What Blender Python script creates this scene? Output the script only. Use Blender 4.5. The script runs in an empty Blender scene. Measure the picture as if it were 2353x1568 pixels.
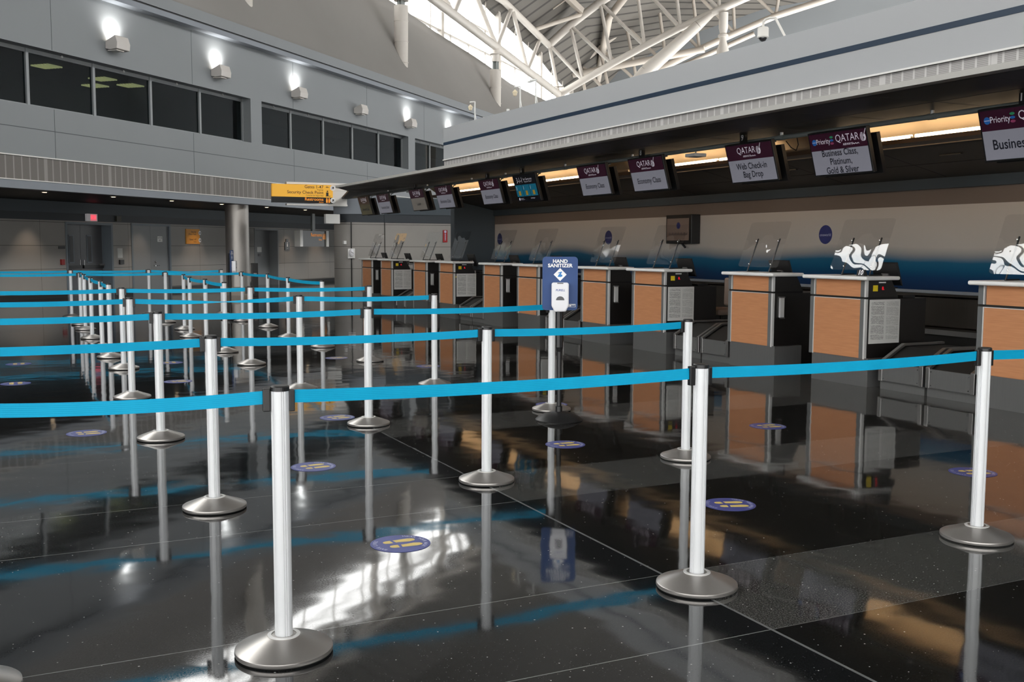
import bpy, math, random
from mathutils import Vector, Matrix
random.seed(7)
S = bpy.context.scene
COL = S.collection
# ------------------------------------------------------------------ camera
R2 = math.sqrt(2.0)
YAW, PIT, ROL, HC = 0.44998916, 0.09071691, 0.00350962, 1.505
fw = Vector((math.sin(YAW)*math.cos(PIT), math.cos(YAW)*math.cos(PIT), -math.sin(PIT)))
r0 = Vector((math.cos(YAW), -math.sin(YAW), 0)); u0 = r0.cross(fw)
rr = r0*math.cos(ROL)+u0*math.sin(ROL); uu = -r0*math.sin(ROL)+u0*math.cos(ROL)
cam = bpy.data.cameras.new('camera'); co = bpy.data.objects.new('camera', cam); COL.objects.link(co)
cam.sensor_width = 36; cam.sensor_fit = 'HORIZONTAL'; cam.lens = 36*2371/2353; cam.clip_start = .05; cam.clip_end = 400
co.matrix_world = Matrix(((rr.x, uu.x, -fw.x, 0), (rr.y, uu.y, -fw.y, 0), (rr.z, uu.z, -fw.z, HC), (0, 0, 0, 1)))
S.camera = co
# ------------------------------------------------------------------ world, exposure, large lights
SKY = 7.9
w = bpy.data.worlds.new('overcast_sky'); S.world = w; w.use_nodes = True
w.node_tree.nodes['Background'].inputs[0].default_value = (1, .992, .972, 1)
w.node_tree.nodes['Background'].inputs[1].default_value = SKY
S.view_settings.view_transform = 'Standard'; S.view_settings.look = 'None'
S.view_settings.exposure = 0.0; S.view_settings.gamma = 1; S.view_settings.use_curve_mapping = False
S.cycles.use_denoising = True; S.cycles.max_bounces = 8; S.cycles.diffuse_bounces = 5; S.cycles.glossy_bounces = 5
S.cycles.transparent_max_bounces = 16; S.cycles.transmission_bounces = 6; S.cycles.sample_clamp_indirect = 8
S.cycles.caustics_reflective = False; S.cycles.caustics_refractive = False

# ------------------------------------------------------------------ helpers
def lin(c):
    return tuple((v/255/12.92 if v/255 <= .04045 else ((v/255+.055)/1.055)**2.4) for v in c)
def mat(name, rgb, rough=.5, metal=0, spec=.5, emit=0, noise=0, nscale=6, bump=0, coat=0, emc=None):
    m = bpy.data.materials.new(name); m.use_nodes = True; nt = m.node_tree; b = nt.nodes['Principled BSDF']
    c = lin(rgb)
    b.inputs['Base Color'].default_value = (*c, 1); b.inputs['Roughness'].default_value = rough
    b.inputs['Metallic'].default_value = metal; b.inputs['Specular IOR Level'].default_value = spec
    b.inputs['Coat Weight'].default_value = coat
    if emit:
        b.inputs['Emission Color'].default_value = (*(lin(emc) if emc else c), 1); b.inputs['Emission Strength'].default_value = emit
    tc = nt.nodes.new('ShaderNodeTexCoord')
    n = nt.nodes.new('ShaderNodeTexNoise'); n.inputs['Scale'].default_value = nscale; n.inputs['Detail'].default_value = 4
    nt.links.new(tc.outputs['Object'], n.inputs['Vector'])
    if noise:
        mx = nt.nodes.new('ShaderNodeMix'); mx.data_type = 'RGBA'
        mx.inputs[6].default_value = (*[v*(1-noise) for v in c], 1); mx.inputs[7].default_value = (*[min(1, v*(1+noise)) for v in c], 1)
        nt.links.new(n.outputs['Fac'], mx.inputs[0]); nt.links.new(mx.outputs[2], b.inputs['Base Color'])
    if bump:
        bp = nt.nodes.new('ShaderNodeBump'); bp.inputs['Strength'].default_value = bump; bp.inputs['Distance'].default_value = .01
        nt.links.new(n.outputs['Fac'], bp.inputs['Height']); nt.links.new(bp.outputs['Normal'], b.inputs['Normal'])
    return m
class N:
    """tiny node-tree builder"""
    def __init__(s, name):
        s.m = bpy.data.materials.new(name); s.m.use_nodes = True; s.t = s.m.node_tree; s.b = s.t.nodes['Principled BSDF']
    def n(s, typ, **k):
        o = s.t.nodes.new('ShaderNode'+typ)
        for a, v in k.items():
            if hasattr(o, a): setattr(o, a, v)
            else: o.inputs[a].default_value = v
        return o
    def l(s, a, b): s.t.links.new(a, b)
    def math(s, op, a, b=None, c=None):
        o = s.t.nodes.new('ShaderNodeMath'); o.operation = op
        for i, v in enumerate((a, b, c)):
            if v is None: continue
            if isinstance(v, (int, float)): o.inputs[i].default_value = v
            else: s.l(v, o.inputs[i])
        return o.outputs[0]
    def mix(s, f, a, b):
        o = s.t.nodes.new('ShaderNodeMix'); o.data_type = 'RGBA'
        for i, v in ((0, f), (6, a), (7, b)):
            if isinstance(v, (int, float)): o.inputs[i].default_value = v
            elif isinstance(v, tuple): o.inputs[i].default_value = (*v, 1) if len(v) == 3 else v
            else: s.l(v, o.inputs[i])
        return o.outputs[2]
    def coords(s, which='Object'):
        tc = s.t.nodes.new('ShaderNodeTexCoord'); x = s.t.nodes.new('ShaderNodeSeparateXYZ'); s.l(tc.outputs[which], x.inputs[0])
        return tc.outputs[which], x.outputs[0], x.outputs[1], x.outputs[2]

class MB:
    def __init__(s): s.v = []; s.f = []; s.M = None
    def add(s, vs, fs):
        o = len(s.v)
        for p in vs: s.v.append(tuple(p))
        for f in fs: s.f.append([i+o for i in f])
        return s
    def box(s, x0, x1, y0, y1, z0, z1):
        return s.add([(x, y, z) for z in (z0, z1) for x, y in ((x0, y0), (x1, y0), (x1, y1), (x0, y1))],
                     [(3, 2, 1, 0), (4, 5, 6, 7), (0, 1, 5, 4), (1, 2, 6, 5), (2, 3, 7, 6), (3, 0, 4, 7)])
    def hexa(s, p): # 8 points: bottom 4, top 4
        return s.add(p, [(3, 2, 1, 0), (4, 5, 6, 7), (0, 1, 5, 4), (1, 2, 6, 5), (2, 3, 7, 6), (3, 0, 4, 7)])
    def kbox(s, k0, k1, t0, t1, z0, z1):
        return s.hexa([KT(k, t, z) for z in (z0, z1) for k, t in ((k0, t0), (k0, t1), (k1, t1), (k1, t0))])
    def prism(s, poly, axis, a, b):
        """poly of (u,v); axis 'x','y','z' extruded from a to b"""
        def P(u, v, c): return {'x': (c, u, v), 'y': (u, c, v), 'z': (u, v, c)}[axis]
        n = len(poly); vs = [P(u, v, a) for u, v in poly]+[P(u, v, b) for u, v in poly]
        fs = [list(range(n))[::-1], [i+n for i in range(n)]]+[(i, (i+1) % n, (i+1) % n+n, i+n) for i in range(n)]
        return s.add(vs, fs)
    def tube(s, p, q, r, r2=None, n=12, caps=True):
        p = Vector(p); q = Vector(q); r2 = r if r2 is None else r2; d = (q-p).normalized()
        a = d.orthogonal().normalized(); b = d.cross(a); vs = []
        for c, rad in ((p, r), (q, r2)):
            for i in range(n):
                t = 2*math.pi*i/n; vs.append(c+(a*math.cos(t)+b*math.sin(t))*rad)
        fs = [(i, (i+1) % n, (i+1) % n+n, i+n) for i in range(n)]
        if caps: fs += [list(range(n))[::-1], [i+n for i in range(n)]]
        return s.add(vs, fs)
    def path(s, pts, r, n=8):
        for a, b in zip(pts[:-1], pts[1:]): s.tube(a, b, r, n=n)
        for c in pts[1:-1]: s.sphere(c, r, 6, n)
        return s
    def sphere(s, c, r, a=8, n=12, sc=(1, 1, 1)):
        vs = []; fs = []
        for i in range(a+1):
            ph = math.pi*i/a
            for j in range(n):
                t = 2*math.pi*j/n; vs.append((c[0]+r*sc[0]*math.sin(ph)*math.cos(t), c[1]+r*sc[1]*math.sin(ph)*math.sin(t), c[2]+r*sc[2]*math.cos(ph)))
        for i in range(a):
            for j in range(n): fs.append((i*n+j, (i+1)*n+j, (i+1)*n+(j+1) % n, i*n+(j+1) % n))
        return s.add(vs, fs)
    def lathe(s, prof, n=32, c=(0, 0)):
        vs = []; fs = []; m = len(prof)
        for r, z in prof:
            for j in range(n):
                t = 2*math.pi*j/n; vs.append((c[0]+r*math.cos(t), c[1]+r*math.sin(t), z))
        for i in range(m-1):
            for j in range(n): fs.append((i*n+j, i*n+(j+1) % n, (i+1)*n+(j+1) % n, (i+1)*n+j))
        fs.append(list(range(n))[::-1]); fs.append([(m-1)*n+j for j in range(n)])
        return s.add(vs, fs)
    def quad(s, *p): return s.add(p, [tuple(range(len(p)))])
    def flat(s, vf, M):
        vs, fs = vf
        return s.add([M @ Vector((x, y, 0)) for x, y in vs], fs)
    def xform(s, M):
        s.v = [tuple(M @ Vector(p)) for p in s.v]; return s
    def build(s, name, m, parent=None, smooth=False, bevel=0, seg=2):
        me = bpy.data.meshes.new(name); me.from_pydata(s.v, [], s.f); me.materials.append(m); me.update()
        if smooth:
            for p in me.polygons: p.use_smooth = True
            me.set_sharp_from_angle(angle=math.radians(35))
        o = bpy.data.objects.new(name, me); COL.objects.link(o)
        if parent: o.parent = parent
        if bevel:
            b = o.modifiers.new('b', 'BEVEL'); b.width = bevel; b.segments = seg; b.limit_method = 'ANGLE'; b.angle_limit = .6
        return o
def KT(k, t, z=0.0): return ((t-k)/R2, (t+k)/R2, z)
def tag(o, label, cat, group=None):
    o['label'] = label; o['category'] = cat
    if group: o['group'] = group
    return o
def struct(o): o['kind'] = 'structure'; return o
def empty(name, loc=(0, 0, 0), rz=0):
    o = bpy.data.objects.new(name, None); COL.objects.link(o); o.location = loc; o.rotation_euler = (0, 0, rz); o.empty_display_size = .1
    return o
def thing(name, label, cat, loc=(0, 0, 0), rz=0, group=None): return tag(empty(name, loc, rz), label, cat, group)
def dup(o, loc, label=None, rz=None):
    def cp(a, par):
        c = a.copy(); COL.objects.link(c)
        if par: c.parent = par
        for ch in a.children: cp(ch, c)
        return c
    c = cp(o, None); c.location = loc
    if rz is not None: c.rotation_euler = (0, 0, rz)
    if label: c['label'] = label
    return c
_tc = {}
def text2d(t, size=1.0, align='CENTER', bold=0.0, sx=1.0, shear=0.0):
    key = (t, align, bold, shear)
    if key not in _tc:
        cu = bpy.data.curves.new('t', 'FONT'); cu.body = t; cu.align_x = align; cu.align_y = 'CENTER'; cu.size = 1; cu.resolution_u = 3
        cu.offset = bold; cu.shear = shear; cu.fill_mode = 'FRONT'
        o = bpy.data.objects.new('t', cu); COL.objects.link(o); bpy.context.view_layer.update()
        me = o.evaluated_get(bpy.context.evaluated_depsgraph_get()).to_mesh()
        _tc[key] = ([(v.co.x, v.co.y) for v in me.vertices], [tuple(p.vertices) for p in me.polygons])
        o.to_mesh_clear(); bpy.data.objects.remove(o); bpy.data.curves.remove(cu)
    vs, fs = _tc[key]
    return [(x*size*sx, y*size) for x, y in vs], fs
def frame(o, x, y):
    """matrix: local 2d (x right, y up) with origin o"""
    x = Vector(x).normalized(); y = Vector(y).normalized(); z = x.cross(y)
    return Matrix(((x.x, y.x, z.x, o[0]), (x.y, y.y, z.y, o[1]), (x.z, y.z, z.z, o[2]), (0, 0, 0, 1)))
def T2(x, y): return Matrix.Translation((x, y, 0))
def disc2(r, cx=0, cy=0, n=24, sx=1): return [(cx+r*sx*math.cos(2*math.pi*i/n), cy+r*math.sin(2*math.pi*i/n)) for i in range(n)], [tuple(range(n))]
def rect2(x0, x1, y0, y1): return [(x0, y0), (x1, y0), (x1, y1), (x0, y1)], [(0, 1, 2, 3)]
def rrect(x0, x1, y0, y1, r, n=6):
    pts = []
    for cx, cy, a in ((x1-r, y0+r, -90), (x1-r, y1-r, 0), (x0+r, y1-r, 90), (x0+r, y0+r, 180)):
        for i in range(n+1):
            t = math.radians(a+90*i/n); pts.append((cx+r*math.cos(t), cy+r*math.sin(t)))
    return pts

# ------------------------------------------------------------------ materials
M = {}
M['wall'] = mat('painted_panel', (132, 136, 139), .55, noise=.04, nscale=.6)
M['wall_lo'] = mat('lower_lip_paint', (132, 138, 146), .5)
M['shell'] = mat('plaster_shell', (134, 131, 128), .7, noise=.10, nscale=.35)
M['seam'] = mat('dark_seam', (70, 74, 78), .7)
M['dark_soffit'] = mat('dark_soffit', (38, 37, 36), .5, spec=.2)
M['navy_band'] = mat('slate_paint', (62, 72, 80), .55)
M['navy_lo'] = mat('dark_slate_paint', (42, 48, 54), .55)
M['black'] = mat('black_plastic', (20, 20, 21), .42)
M['rubber'] = mat('black_rubber', (12, 12, 12), .7)
M['base_black'] = mat('black_skirting', (16, 16, 16), .4)
M['frame'] = mat('window_frame_paint', (142, 146, 148), .45)
M['door'] = mat('grey_door_paint', (92, 93, 96), .4)
M['door_lt'] = mat('light_grey_door_paint', (128, 130, 132), .45)
M['doorfr'] = mat('door_frame_paint', (108, 116, 124), .45)
M['white'] = mat('white_plastic', (225, 225, 222), .4)
M['lamp_body'] = mat('white_lamp_housing', (205, 200, 195), .5)
M['fascia'] = mat('white_fascia', (168, 170, 172), .45, noise=.02, nscale=.4)
M['trimwhite'] = mat('white_trim', (228, 226, 222), .45)
M['lip'] = mat('cream_lip', (176, 174, 169), .5)
M['stripe'] = mat('navy_stripe', (20, 44, 66), .35)
M['chrome'] = mat('chrome', (200, 200, 200), .15, 1)
M['alu'] = mat('brushed_aluminium', (214, 216, 218), .42, .25, spec=.5)
M['alustrip'] = mat('aluminium_strip', (215, 214, 212), .4, .3)
M['greystrip'] = mat('grey_laminate_strip', (96, 98, 98), .4)
M['blackpanel'] = mat('black_laminate', (24, 22, 21), .38)
M['top'] = mat('white_solid_surface', (222, 221, 219), .35)
M['yellow'] = mat('yellow_label', (225, 200, 40), .5)
M['blue_sign'] = mat('navy_sign', (28, 66, 122), .5)
M['sanit_white'] = mat('glossy_white_plastic', (228, 228, 232), .25)
M['txt_white'] = mat('white_lettering', (240, 240, 240), .5)
M['txt_black'] = mat('black_lettering', (25, 22, 18), .5)
M['txt_blue'] = mat('blue_ink', (30, 120, 190), .5)
M['txt_dblue'] = mat('dark_blue_ink', (50, 80, 150), .5)
M['grey_ink'] = mat('grey_ink', (90, 90, 92), .5)
M['decal_blue'] = mat('decal_blue', (62, 70, 138), .35)
M['decal_yellow'] = mat('decal_yellow', (215, 190, 110), .4)
M['decal_text'] = mat('decal_lettering', (185, 188, 215), .4)
M['pedestal'] = mat('beige_stone', (176, 166, 152), .5, noise=.08, nscale=20)
M['pipe'] = mat('grey_conduit_paint', (128, 134, 132), .4)
M['truss'] = mat('white_truss_paint', (204, 198, 190), .42)
M['truss_b'] = mat('warm_truss_paint', (196, 187, 176), .5)
M['glassclear'] = None
M['cove'] = mat('cream_cove_plaster', (232, 214, 186), .6)
M['trough'] = mat('bronze_trough', (96, 78, 62), .45)
M['tube'] = mat('fluorescent_tube_lit', (255, 236, 205), .5, emit=10, emc=(255, 222, 178))
M['tube_off'] = mat('fluorescent_tube_unlit', (180, 170, 155), .4)
M['wallbeige'] = mat('beige_wall_paint', (116, 102, 92), .6)
M['ledge'] = mat('pale_ledge', (150, 155, 160), .4)
M['retwall'] = mat('charcoal_blue_wall', (66, 74, 80), .5)
M['paper_edge'] = mat('paper', (215, 215, 212), .6)
M['maroon'] = mat('screen_maroon', (46, 18, 34), .25, emit=.06, emc=(110, 28, 72))
M['scr_white'] = mat('screen_pale', (100, 100, 108), .25, emit=.30, emc=(160, 160, 172))
M['scr_warm'] = mat('screen_warm', (110, 105, 98), .25, emit=.3, emc=(130, 124, 116))
M['scr_brown'] = mat('screen_dim_brown', (60, 40, 22), .25, emit=.08, emc=(110, 60, 25))
M['scr_olive'] = mat('screen_dim_olive', (82, 76, 50), .25, emit=.1, emc=(92, 86, 56))
M['scr_txt'] = mat('screen_lettering_pale', (200, 195, 205), .3, emit=.3, emc=(210, 205, 215))
M['scr_dark'] = mat('screen_lettering_dark', (36, 38, 50), .3)
M['scr_navy'] = mat('screen_navy', (14, 16, 30), .25, emit=.02)
M['scr_teal'] = mat('screen_teal', (15, 90, 115), .25, emit=.28, emc=(22, 120, 150))
M['scr_gold'] = mat('screen_gold', (150, 120, 30), .3, emit=.25, emc=(190, 150, 40))
M['scr_green'] = mat('screen_green', (40, 130, 90), .3, emit=.2)
M['scr_blue'] = mat('screen_blue', (30, 90, 160), .3, emit=.25)
M['scr_pink'] = mat('screen_rose', (140, 60, 95), .3, emit=.2)
M['exit_red'] = mat('exit_letters_lit', (255, 70, 90), .4, emit=1.6, emc=(255, 60, 80))
M['exit_face'] = mat('exit_sign_face', (190, 186, 188), .4, emit=.18)
M['exit_glow'] = mat('exit_panel_glow', (250, 150, 160), .4, emit=.5, emc=(250, 110, 125))
M['sign_yellow'] = mat('sign_yellow', (232, 176, 58), .4, emit=.30, emc=(235, 165, 45))
M['sign_black'] = mat('sign_black', (14, 15, 16), .3)
M['sign_amber'] = mat('amber_lettering', (235, 150, 50), .4, emit=.45, emc=(235, 140, 40))
M['wallsign_yellow'] = mat('wall_sign_yellow', (222, 150, 30), .5)
M['red'] = mat('red_plastic', (150, 30, 30), .4)
M['redscr'] = mat('red_display', (200, 20, 40), .3, emit=.6, emc=(230, 20, 40))
M['oneblue'] = mat('logo_blue', (52, 56, 110), .35, noise=.5, nscale=3)
M['troffer'] = mat('office_troffer_lit', (230, 210, 150), .5, emit=1.5, emc=(230, 205, 140))
M['spot'] = mat('downlight_lit', (255, 235, 205), .5, emit=6, emc=(255, 225, 185))
M['lampglow'] = mat('uplight_lamp', (255, 250, 240), .5, emit=12, emc=(255, 248, 235))
M['lamp_cream'] = mat('cream_lamp_shade', (228, 214, 185), .45)
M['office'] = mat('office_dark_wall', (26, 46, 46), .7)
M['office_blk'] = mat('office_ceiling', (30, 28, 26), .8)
M['conv_dark'] = mat('conveyor_belt_rubber', (18, 17, 16), .55)
M['ceilwhite'] = mat('camera_housing_white', (225, 222, 216), .35)
M['dome'] = mat('smoked_dome', (30, 30, 34), .08)
M['triangle'] = M['yellow']
M['crate_wood'] = mat('warm_wood_reflection_kick', (120, 84, 52), .5)

def stainless(name, c, rough, axis):
    q = N(name); co_, x, y, z = q.coords(); mp = q.n('Mapping'); q.l(co_, mp.inputs[0])
    mp.inputs['Scale'].default_value = {'z': (60, 60, 1.2), 'y': (60, 1.2, 60), 'x': (1.2, 60, 60)}[axis]
    no = q.n('TexNoise'); q.l(mp.outputs[0], no.inputs['Vector']); no.inputs['Scale'].default_value = 2
    q.l(q.mix(no.outputs['Fac'], tuple(v*.8 for v in lin(c)), lin(c)), q.b.inputs['Base Color'])
    q.b.inputs['Metallic'].default_value = .9
    q.l(q.math('MULTIPLY_ADD', no.outputs['Fac'], .18, rough-.05), q.b.inputs['Roughness'])
    return q.m
M['steel'] = stainless('brushed_steel', (158, 156, 154), .30, 'z')
M['steel_base'] = mat('brushed_steel_base', (176, 172, 168), .34, .85)
M['splash'] = stainless('dark_splash_steel', (98, 92, 86), .3, 'z')
M['steel_col'] = stainless('brushed_steel_column', (180, 176, 171), .46, 'z')
M['steel_dull'] = stainless('dull_steel', (112, 112, 111), .36, 'z'); M['steel_dull'].node_tree.nodes['Principled BSDF'].inputs['Metallic'].default_value = .45

def floor_mat():
    q = N('terrazzo_floor'); co_, x, y, z = q.coords()
    right = q.math('GREATER_THAN', x, 2.655)
    u = q.math('FRACT', q.math('DIVIDE', q.math('SUBTRACT', y, 3.12), 2.283))
    band = q.math('LESS_THAN', u, .333)
    lng = q.math('GREATER_THAN', x, 6.98)
    grey = q.math('MULTIPLY', right, q.math('MAXIMUM', band, lng))
    # aggregate
    n1 = q.n('TexNoise'); n1.inputs['Scale'].default_value = 150; n1.inputs['Detail'].default_value = 3; q.l(co_, n1.inputs['Vector'])
    r1 = q.n('ValToRGB'); q.l(n1.outputs['Fac'], r1.inputs[0]); r1.color_ramp.elements[0].position = .38; r1.color_ramp.elements[1].position = .62
    vo = q.n('TexVoronoi'); vo.inputs['Scale'].default_value = 42; q.l(co_, vo.inputs['Vector'])
    sx = q.n('SeparateColor'); q.l(vo.outputs['Color'], sx.inputs[0])
    fl = q.math('MULTIPLY', q.math('LESS_THAN', vo.outputs['Distance'], q.math('MULTIPLY', sx.outputs[1], .16)), q.math('GREATER_THAN', sx.outputs[0], .72))
    vo2 = q.n('TexVoronoi'); vo2.inputs['Scale'].default_value = 110; q.l(co_, vo2.inputs['Vector'])
    s2 = q.n('SeparateColor'); q.l(vo2.outputs['Color'], s2.inputs[0])
    fl2 = q.math('MULTIPLY', q.math('LESS_THAN', vo2.outputs['Distance'], .2), q.math('GREATER_THAN', s2.outputs[0], .8))
    f = r1.outputs[0]
    cl = q.mix(f, (.003, .0033, .0036), (.016, .017, .018))
    cb = q.mix(f, (.004, .004, .004), (.015, .015, .014))
    cg = q.mix(f, (.018, .018, .017), (.090, .090, .085))
    c = q.mix(grey, q.mix(right, cl, cb), cg)
    c = q.mix(q.math('MULTIPLY', fl2, .22), c, (.25, .25, .24))
    c = q.mix(q.math('MULTIPLY', fl, .8), c, (.42, .42, .40))
    # divider strips
    dx = q.math('ABSOLUTE', q.math('SUBTRACT', x, 2.655)); sa = q.math('LESS_THAN', dx, .007)
    ub = q.math('MULTIPLY', u, 2.283)
    sb = q.math('LESS_THAN', q.math('ABSOLUTE', q.math('SUBTRACT', ub, .003)), .003)
    sc = q.math('LESS_THAN', q.math('ABSOLUTE', q.math('SUBTRACT', ub, .760)), .003)
    se = q.math('LESS_THAN', q.math('ABSOLUTE', q.math('SUBTRACT', x, 6.98)), .003)
    sv = q.math('MAXIMUM', sb, sc)
    sv = q.math('MULTIPLY', sv, q.math('SUBTRACT', 1, q.math('MULTIPLY', right, .6)))
    c = q.mix(q.math('MAXIMUM', q.math('MULTIPLY', sa, .9), sv), c, (.16, .165, .165))
    q.l(c, q.b.inputs['Base Color'])
    n3 = q.n('TexNoise'); n3.inputs['Scale'].default_value = .9; n3.inputs['Detail'].default_value = 2; q.l(co_, n3.inputs['Vector'])
    ro = q.math('MULTIPLY_ADD', f, .03, .03); ro = q.math('MULTIPLY_ADD', n3.outputs['Fac'], .02, ro)
    q.l(ro, q.b.inputs['Roughness']); q.b.inputs['IOR'].default_value = 1.52
    n4 = q.n('TexNoise'); n4.inputs['Scale'].default_value = 3.2; n4.inputs['Detail'].default_value = 1; q.l(co_, n4.inputs['Vector'])
    bp = q.n('Bump'); bp.inputs['Strength'].default_value = .32; bp.inputs['Distance'].default_value = .004
    q.l(n4.outputs['Fac'], bp.inputs['Height']); q.l(bp.outputs['Normal'], q.b.inputs['Normal'])
    return q.m
M['floor'] = floor_mat()

def belt_mat():
    q = N('cyan_webbing'); co_, x, y, z = q.coords('UV')
    no = q.n('TexNoise'); no.inputs['Scale'].default_value = 5; q.l(q.coords('Object')[0], no.inputs['Vector'])
    wv = q.math('SINE', q.math('MULTIPLY', y, 2*math.pi*7))
    c = q.mix(no.outputs['Fac'], lin((0, 150, 192)), lin((0, 168, 210)))
    q.l(c, q.b.inputs['Base Color']); q.b.inputs['Roughness'].default_value = .6
    q.b.inputs['Specular IOR Level'].default_value = .25
    bp = q.n('Bump'); bp.inputs['Strength'].default_value = .14; bp.inputs['Distance'].default_value = .001
    q.l(wv, bp.inputs['Height']); q.l(bp.outputs['Normal'], q.b.inputs['Normal'])
    return q.m
M['belt'] = belt_mat()
def wood_mat():
    q = N('cherry_laminate'); co_, x, y, z = q.coords(); mp = q.n('Mapping'); q.l(co_, mp.inputs[0]); mp.inputs['Scale'].default_value = (3, 3, 90)
    no = q.n('TexNoise'); no.inputs['Scale'].default_value = 1.3; no.inputs['Detail'].default_value = 6; q.l(mp.outputs[0], no.inputs['Vector'])
    n2 = q.n('TexNoise'); n2.inputs['Scale'].default_value = 4; mp2 = q.n('Mapping'); q.l(co_, mp2.inputs[0]); mp2.inputs['Scale'].default_value = (1, 1, 8); q.l(mp2.outputs[0], n2.inputs['Vector'])
    f = q.math('MULTIPLY_ADD', n2.outputs['Fac'], .5, q.math('MULTIPLY', no.outputs['Fac'], .6))
    r = q.n('ValToRGB'); q.l(f, r.inputs[0]); e = r.color_ramp.elements
    e[0].position = .3; e[0].color = (*lin((170, 114, 76)), 1); e[1].position = .8; e[1].color = (*lin((192, 134, 94)), 1)
    q.l(r.outputs[0], q.b.inputs['Base Color']); q.b.inputs['Roughness'].default_value = .45
    return q.m
M['wood'] = wood_mat()
def louver_mat(name, ax, pitch, dark, light, line, base=0.0, kt=False):
    q = N(name); co_, x, y, z = q.coords()
    if kt: s = q.math('MULTIPLY', q.math('ADD', x, y), 1/R2)
    else: s = y
    u = q.math('FRACT', q.math('DIVIDE', s, pitch)); vl = q.math('LESS_THAN', u, .16)
    u2 = q.math('FRACT', q.math('DIVIDE', s, pitch*9.1)); vb = q.math('LESS_THAN', u2, .05)
    h = q.math('LESS_THAN', q.math('FRACT', q.math('DIVIDE', z, .014)), .5)
    c = q.mix(h, lin(dark), lin(light)); c = q.mix(q.math('MAXIMUM', vl, vb), c, lin(line))
    q.l(c, q.b.inputs['Base Color']); q.b.inputs['Roughness'].default_value = .5
    return q.m
M['louver_left'] = louver_mat('grey_louvre', 'kt', .232, (92, 88, 84), (118, 113, 108), (140, 137, 132), kt=True)
M['louver_right'] = louver_mat('white_louvre', 'y', .128, (140, 137, 135), (176, 173, 171), (196, 194, 192))
def tile_mat():
    q = N('grey_wall_panels'); co_, x, y, z = q.coords()
    no = q.n('TexNoise'); no.inputs['Scale'].default_value = 1.2; q.l(co_, no.inputs['Vector'])
    c = q.mix(no.outputs['Fac'], lin((140, 136, 132)), lin((152, 148, 143)))
    h = q.math('LESS_THAN', q.math('ABSOLUTE', q.math('SUBTRACT', q.math('FRACT', q.math('DIVIDE', q.math('SUBTRACT', z, .83-.67), .67)), .012)), .009)
    t = q.math('MULTIPLY', q.math('ADD', x, y), 1/R2)
    v = q.math('LESS_THAN', q.math('ABSOLUTE', q.math('SUBTRACT', q.math('FRACT', q.math('DIVIDE', q.math('SUBTRACT', t, .35), 1.83)), .5)), .004)
    c = q.mix(q.math('MAXIMUM', h, q.math('MULTIPLY', v, .6)), c, lin((52, 48, 45)))
    q.l(c, q.b.inputs['Base Color']); q.b.inputs['Roughness'].default_value = .5
    return q.m
M['tile'] = tile_mat()
def notice_mat():
    q = N('printed_notice'); co_, x, y, z = q.coords('Object')
    # sheet local: x 0..45, z 0..48
    rows = q.math('LESS_THAN', q.math('FRACT', q.math('DIVIDE', z, .0115)), .5)
    no = q.n('TexNoise'); no.inputs['Scale'].default_value = 140; q.l(co_, no.inputs['Vector'])
    ink = q.math('MULTIPLY', rows, q.math('GREATER_THAN', no.outputs['Fac'], .44))
    gut = q.math('GREATER_THAN', q.math('ABSOLUTE', q.math('SUBTRACT', x, .232)), .016)
    mx = q.math('MULTIPLY', q.math('GREATER_THAN', x, .025), q.math('LESS_THAN', x, .43))
    mz = q.math('MULTIPLY', q.math('GREATER_THAN', z, .045), q.math('LESS_THAN', z, .455))
    par = q.math('GREATER_THAN', q.math('FRACT', q.math('MULTIPLY_ADD', x, .6, q.math('DIVIDE', z, .105))), .1)
    a = q.math('MULTIPLY', q.math('MULTIPLY', ink, gut), q.math('MULTIPLY', q.math('MULTIPLY', mx, mz), par))
    lf = q.math('LESS_THAN', x, .232)
    a = q.math('MULTIPLY', a, q.math('MULTIPLY_ADD', lf, .3, .45))
    q.l(q.mix(a, lin((208, 207, 204)), lin((55, 58, 64))), q.b.inputs['Base Color']); q.b.inputs['Roughness'].default_value = .6
    return q.m
M['notice'] = notice_mat()
def graphic_mat():
    q = N('sky_wave_graphic'); co_, x, y, z = q.coords()
    wv = q.math('MULTIPLY', q.math('SINE', q.math('MULTIPLY_ADD', y, 1.42, 0.6)), .03)
    no = q.n('TexNoise'); no.inputs['Scale'].default_value = .45; q.l(co_, no.inputs['Vector'])
    zz = q.math('ADD', z, q.math('ADD', wv, q.math('MULTIPLY', q.math('SUBTRACT', no.outputs['Fac'], .5), .22)))
    r = q.n('ValToRGB'); q.l(q.math('DIVIDE', q.math('SUBTRACT', zz, .94), 1.16), r.inputs[0]); cr = r.color_ramp
    cr.elements[0].position = 0; cr.elements[0].color = (*lin((12, 40, 78)), 1)
    cr.elements[1].position = 1; cr.elements[1].color = (*lin((196, 184, 172)), 1)
    for p, c in ((.13, (6, 54, 96)), (.23, (0, 80, 114)), (.32, (26, 92, 124)), (.42, (156, 153, 150)), (.5, (190, 182, 173))):
        e = cr.elements.new(p); e.color = (*lin(c), 1)
    q.l(r.outputs[0], q.b.inputs['Base Color']); q.b.inputs['Roughness'].default_value = .4
    return q.m
M['graphic'] = graphic_mat()
def deck_mat():
    q = N('ribbed_roof_deck'); co_, x, y, z = q.coords()
    u = q.math('FRACT', q.math('DIVIDE', y, .8)); ln = q.math('LESS_THAN', u, .2)
    c = q.mix(ln, lin((96, 92, 86)), lin((54, 51, 47)))
    q.l(c, q.b.inputs['Base Color']); q.b.inputs['Roughness'].default_value = .6
    return q.m
M['deck'] = deck_mat()
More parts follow.
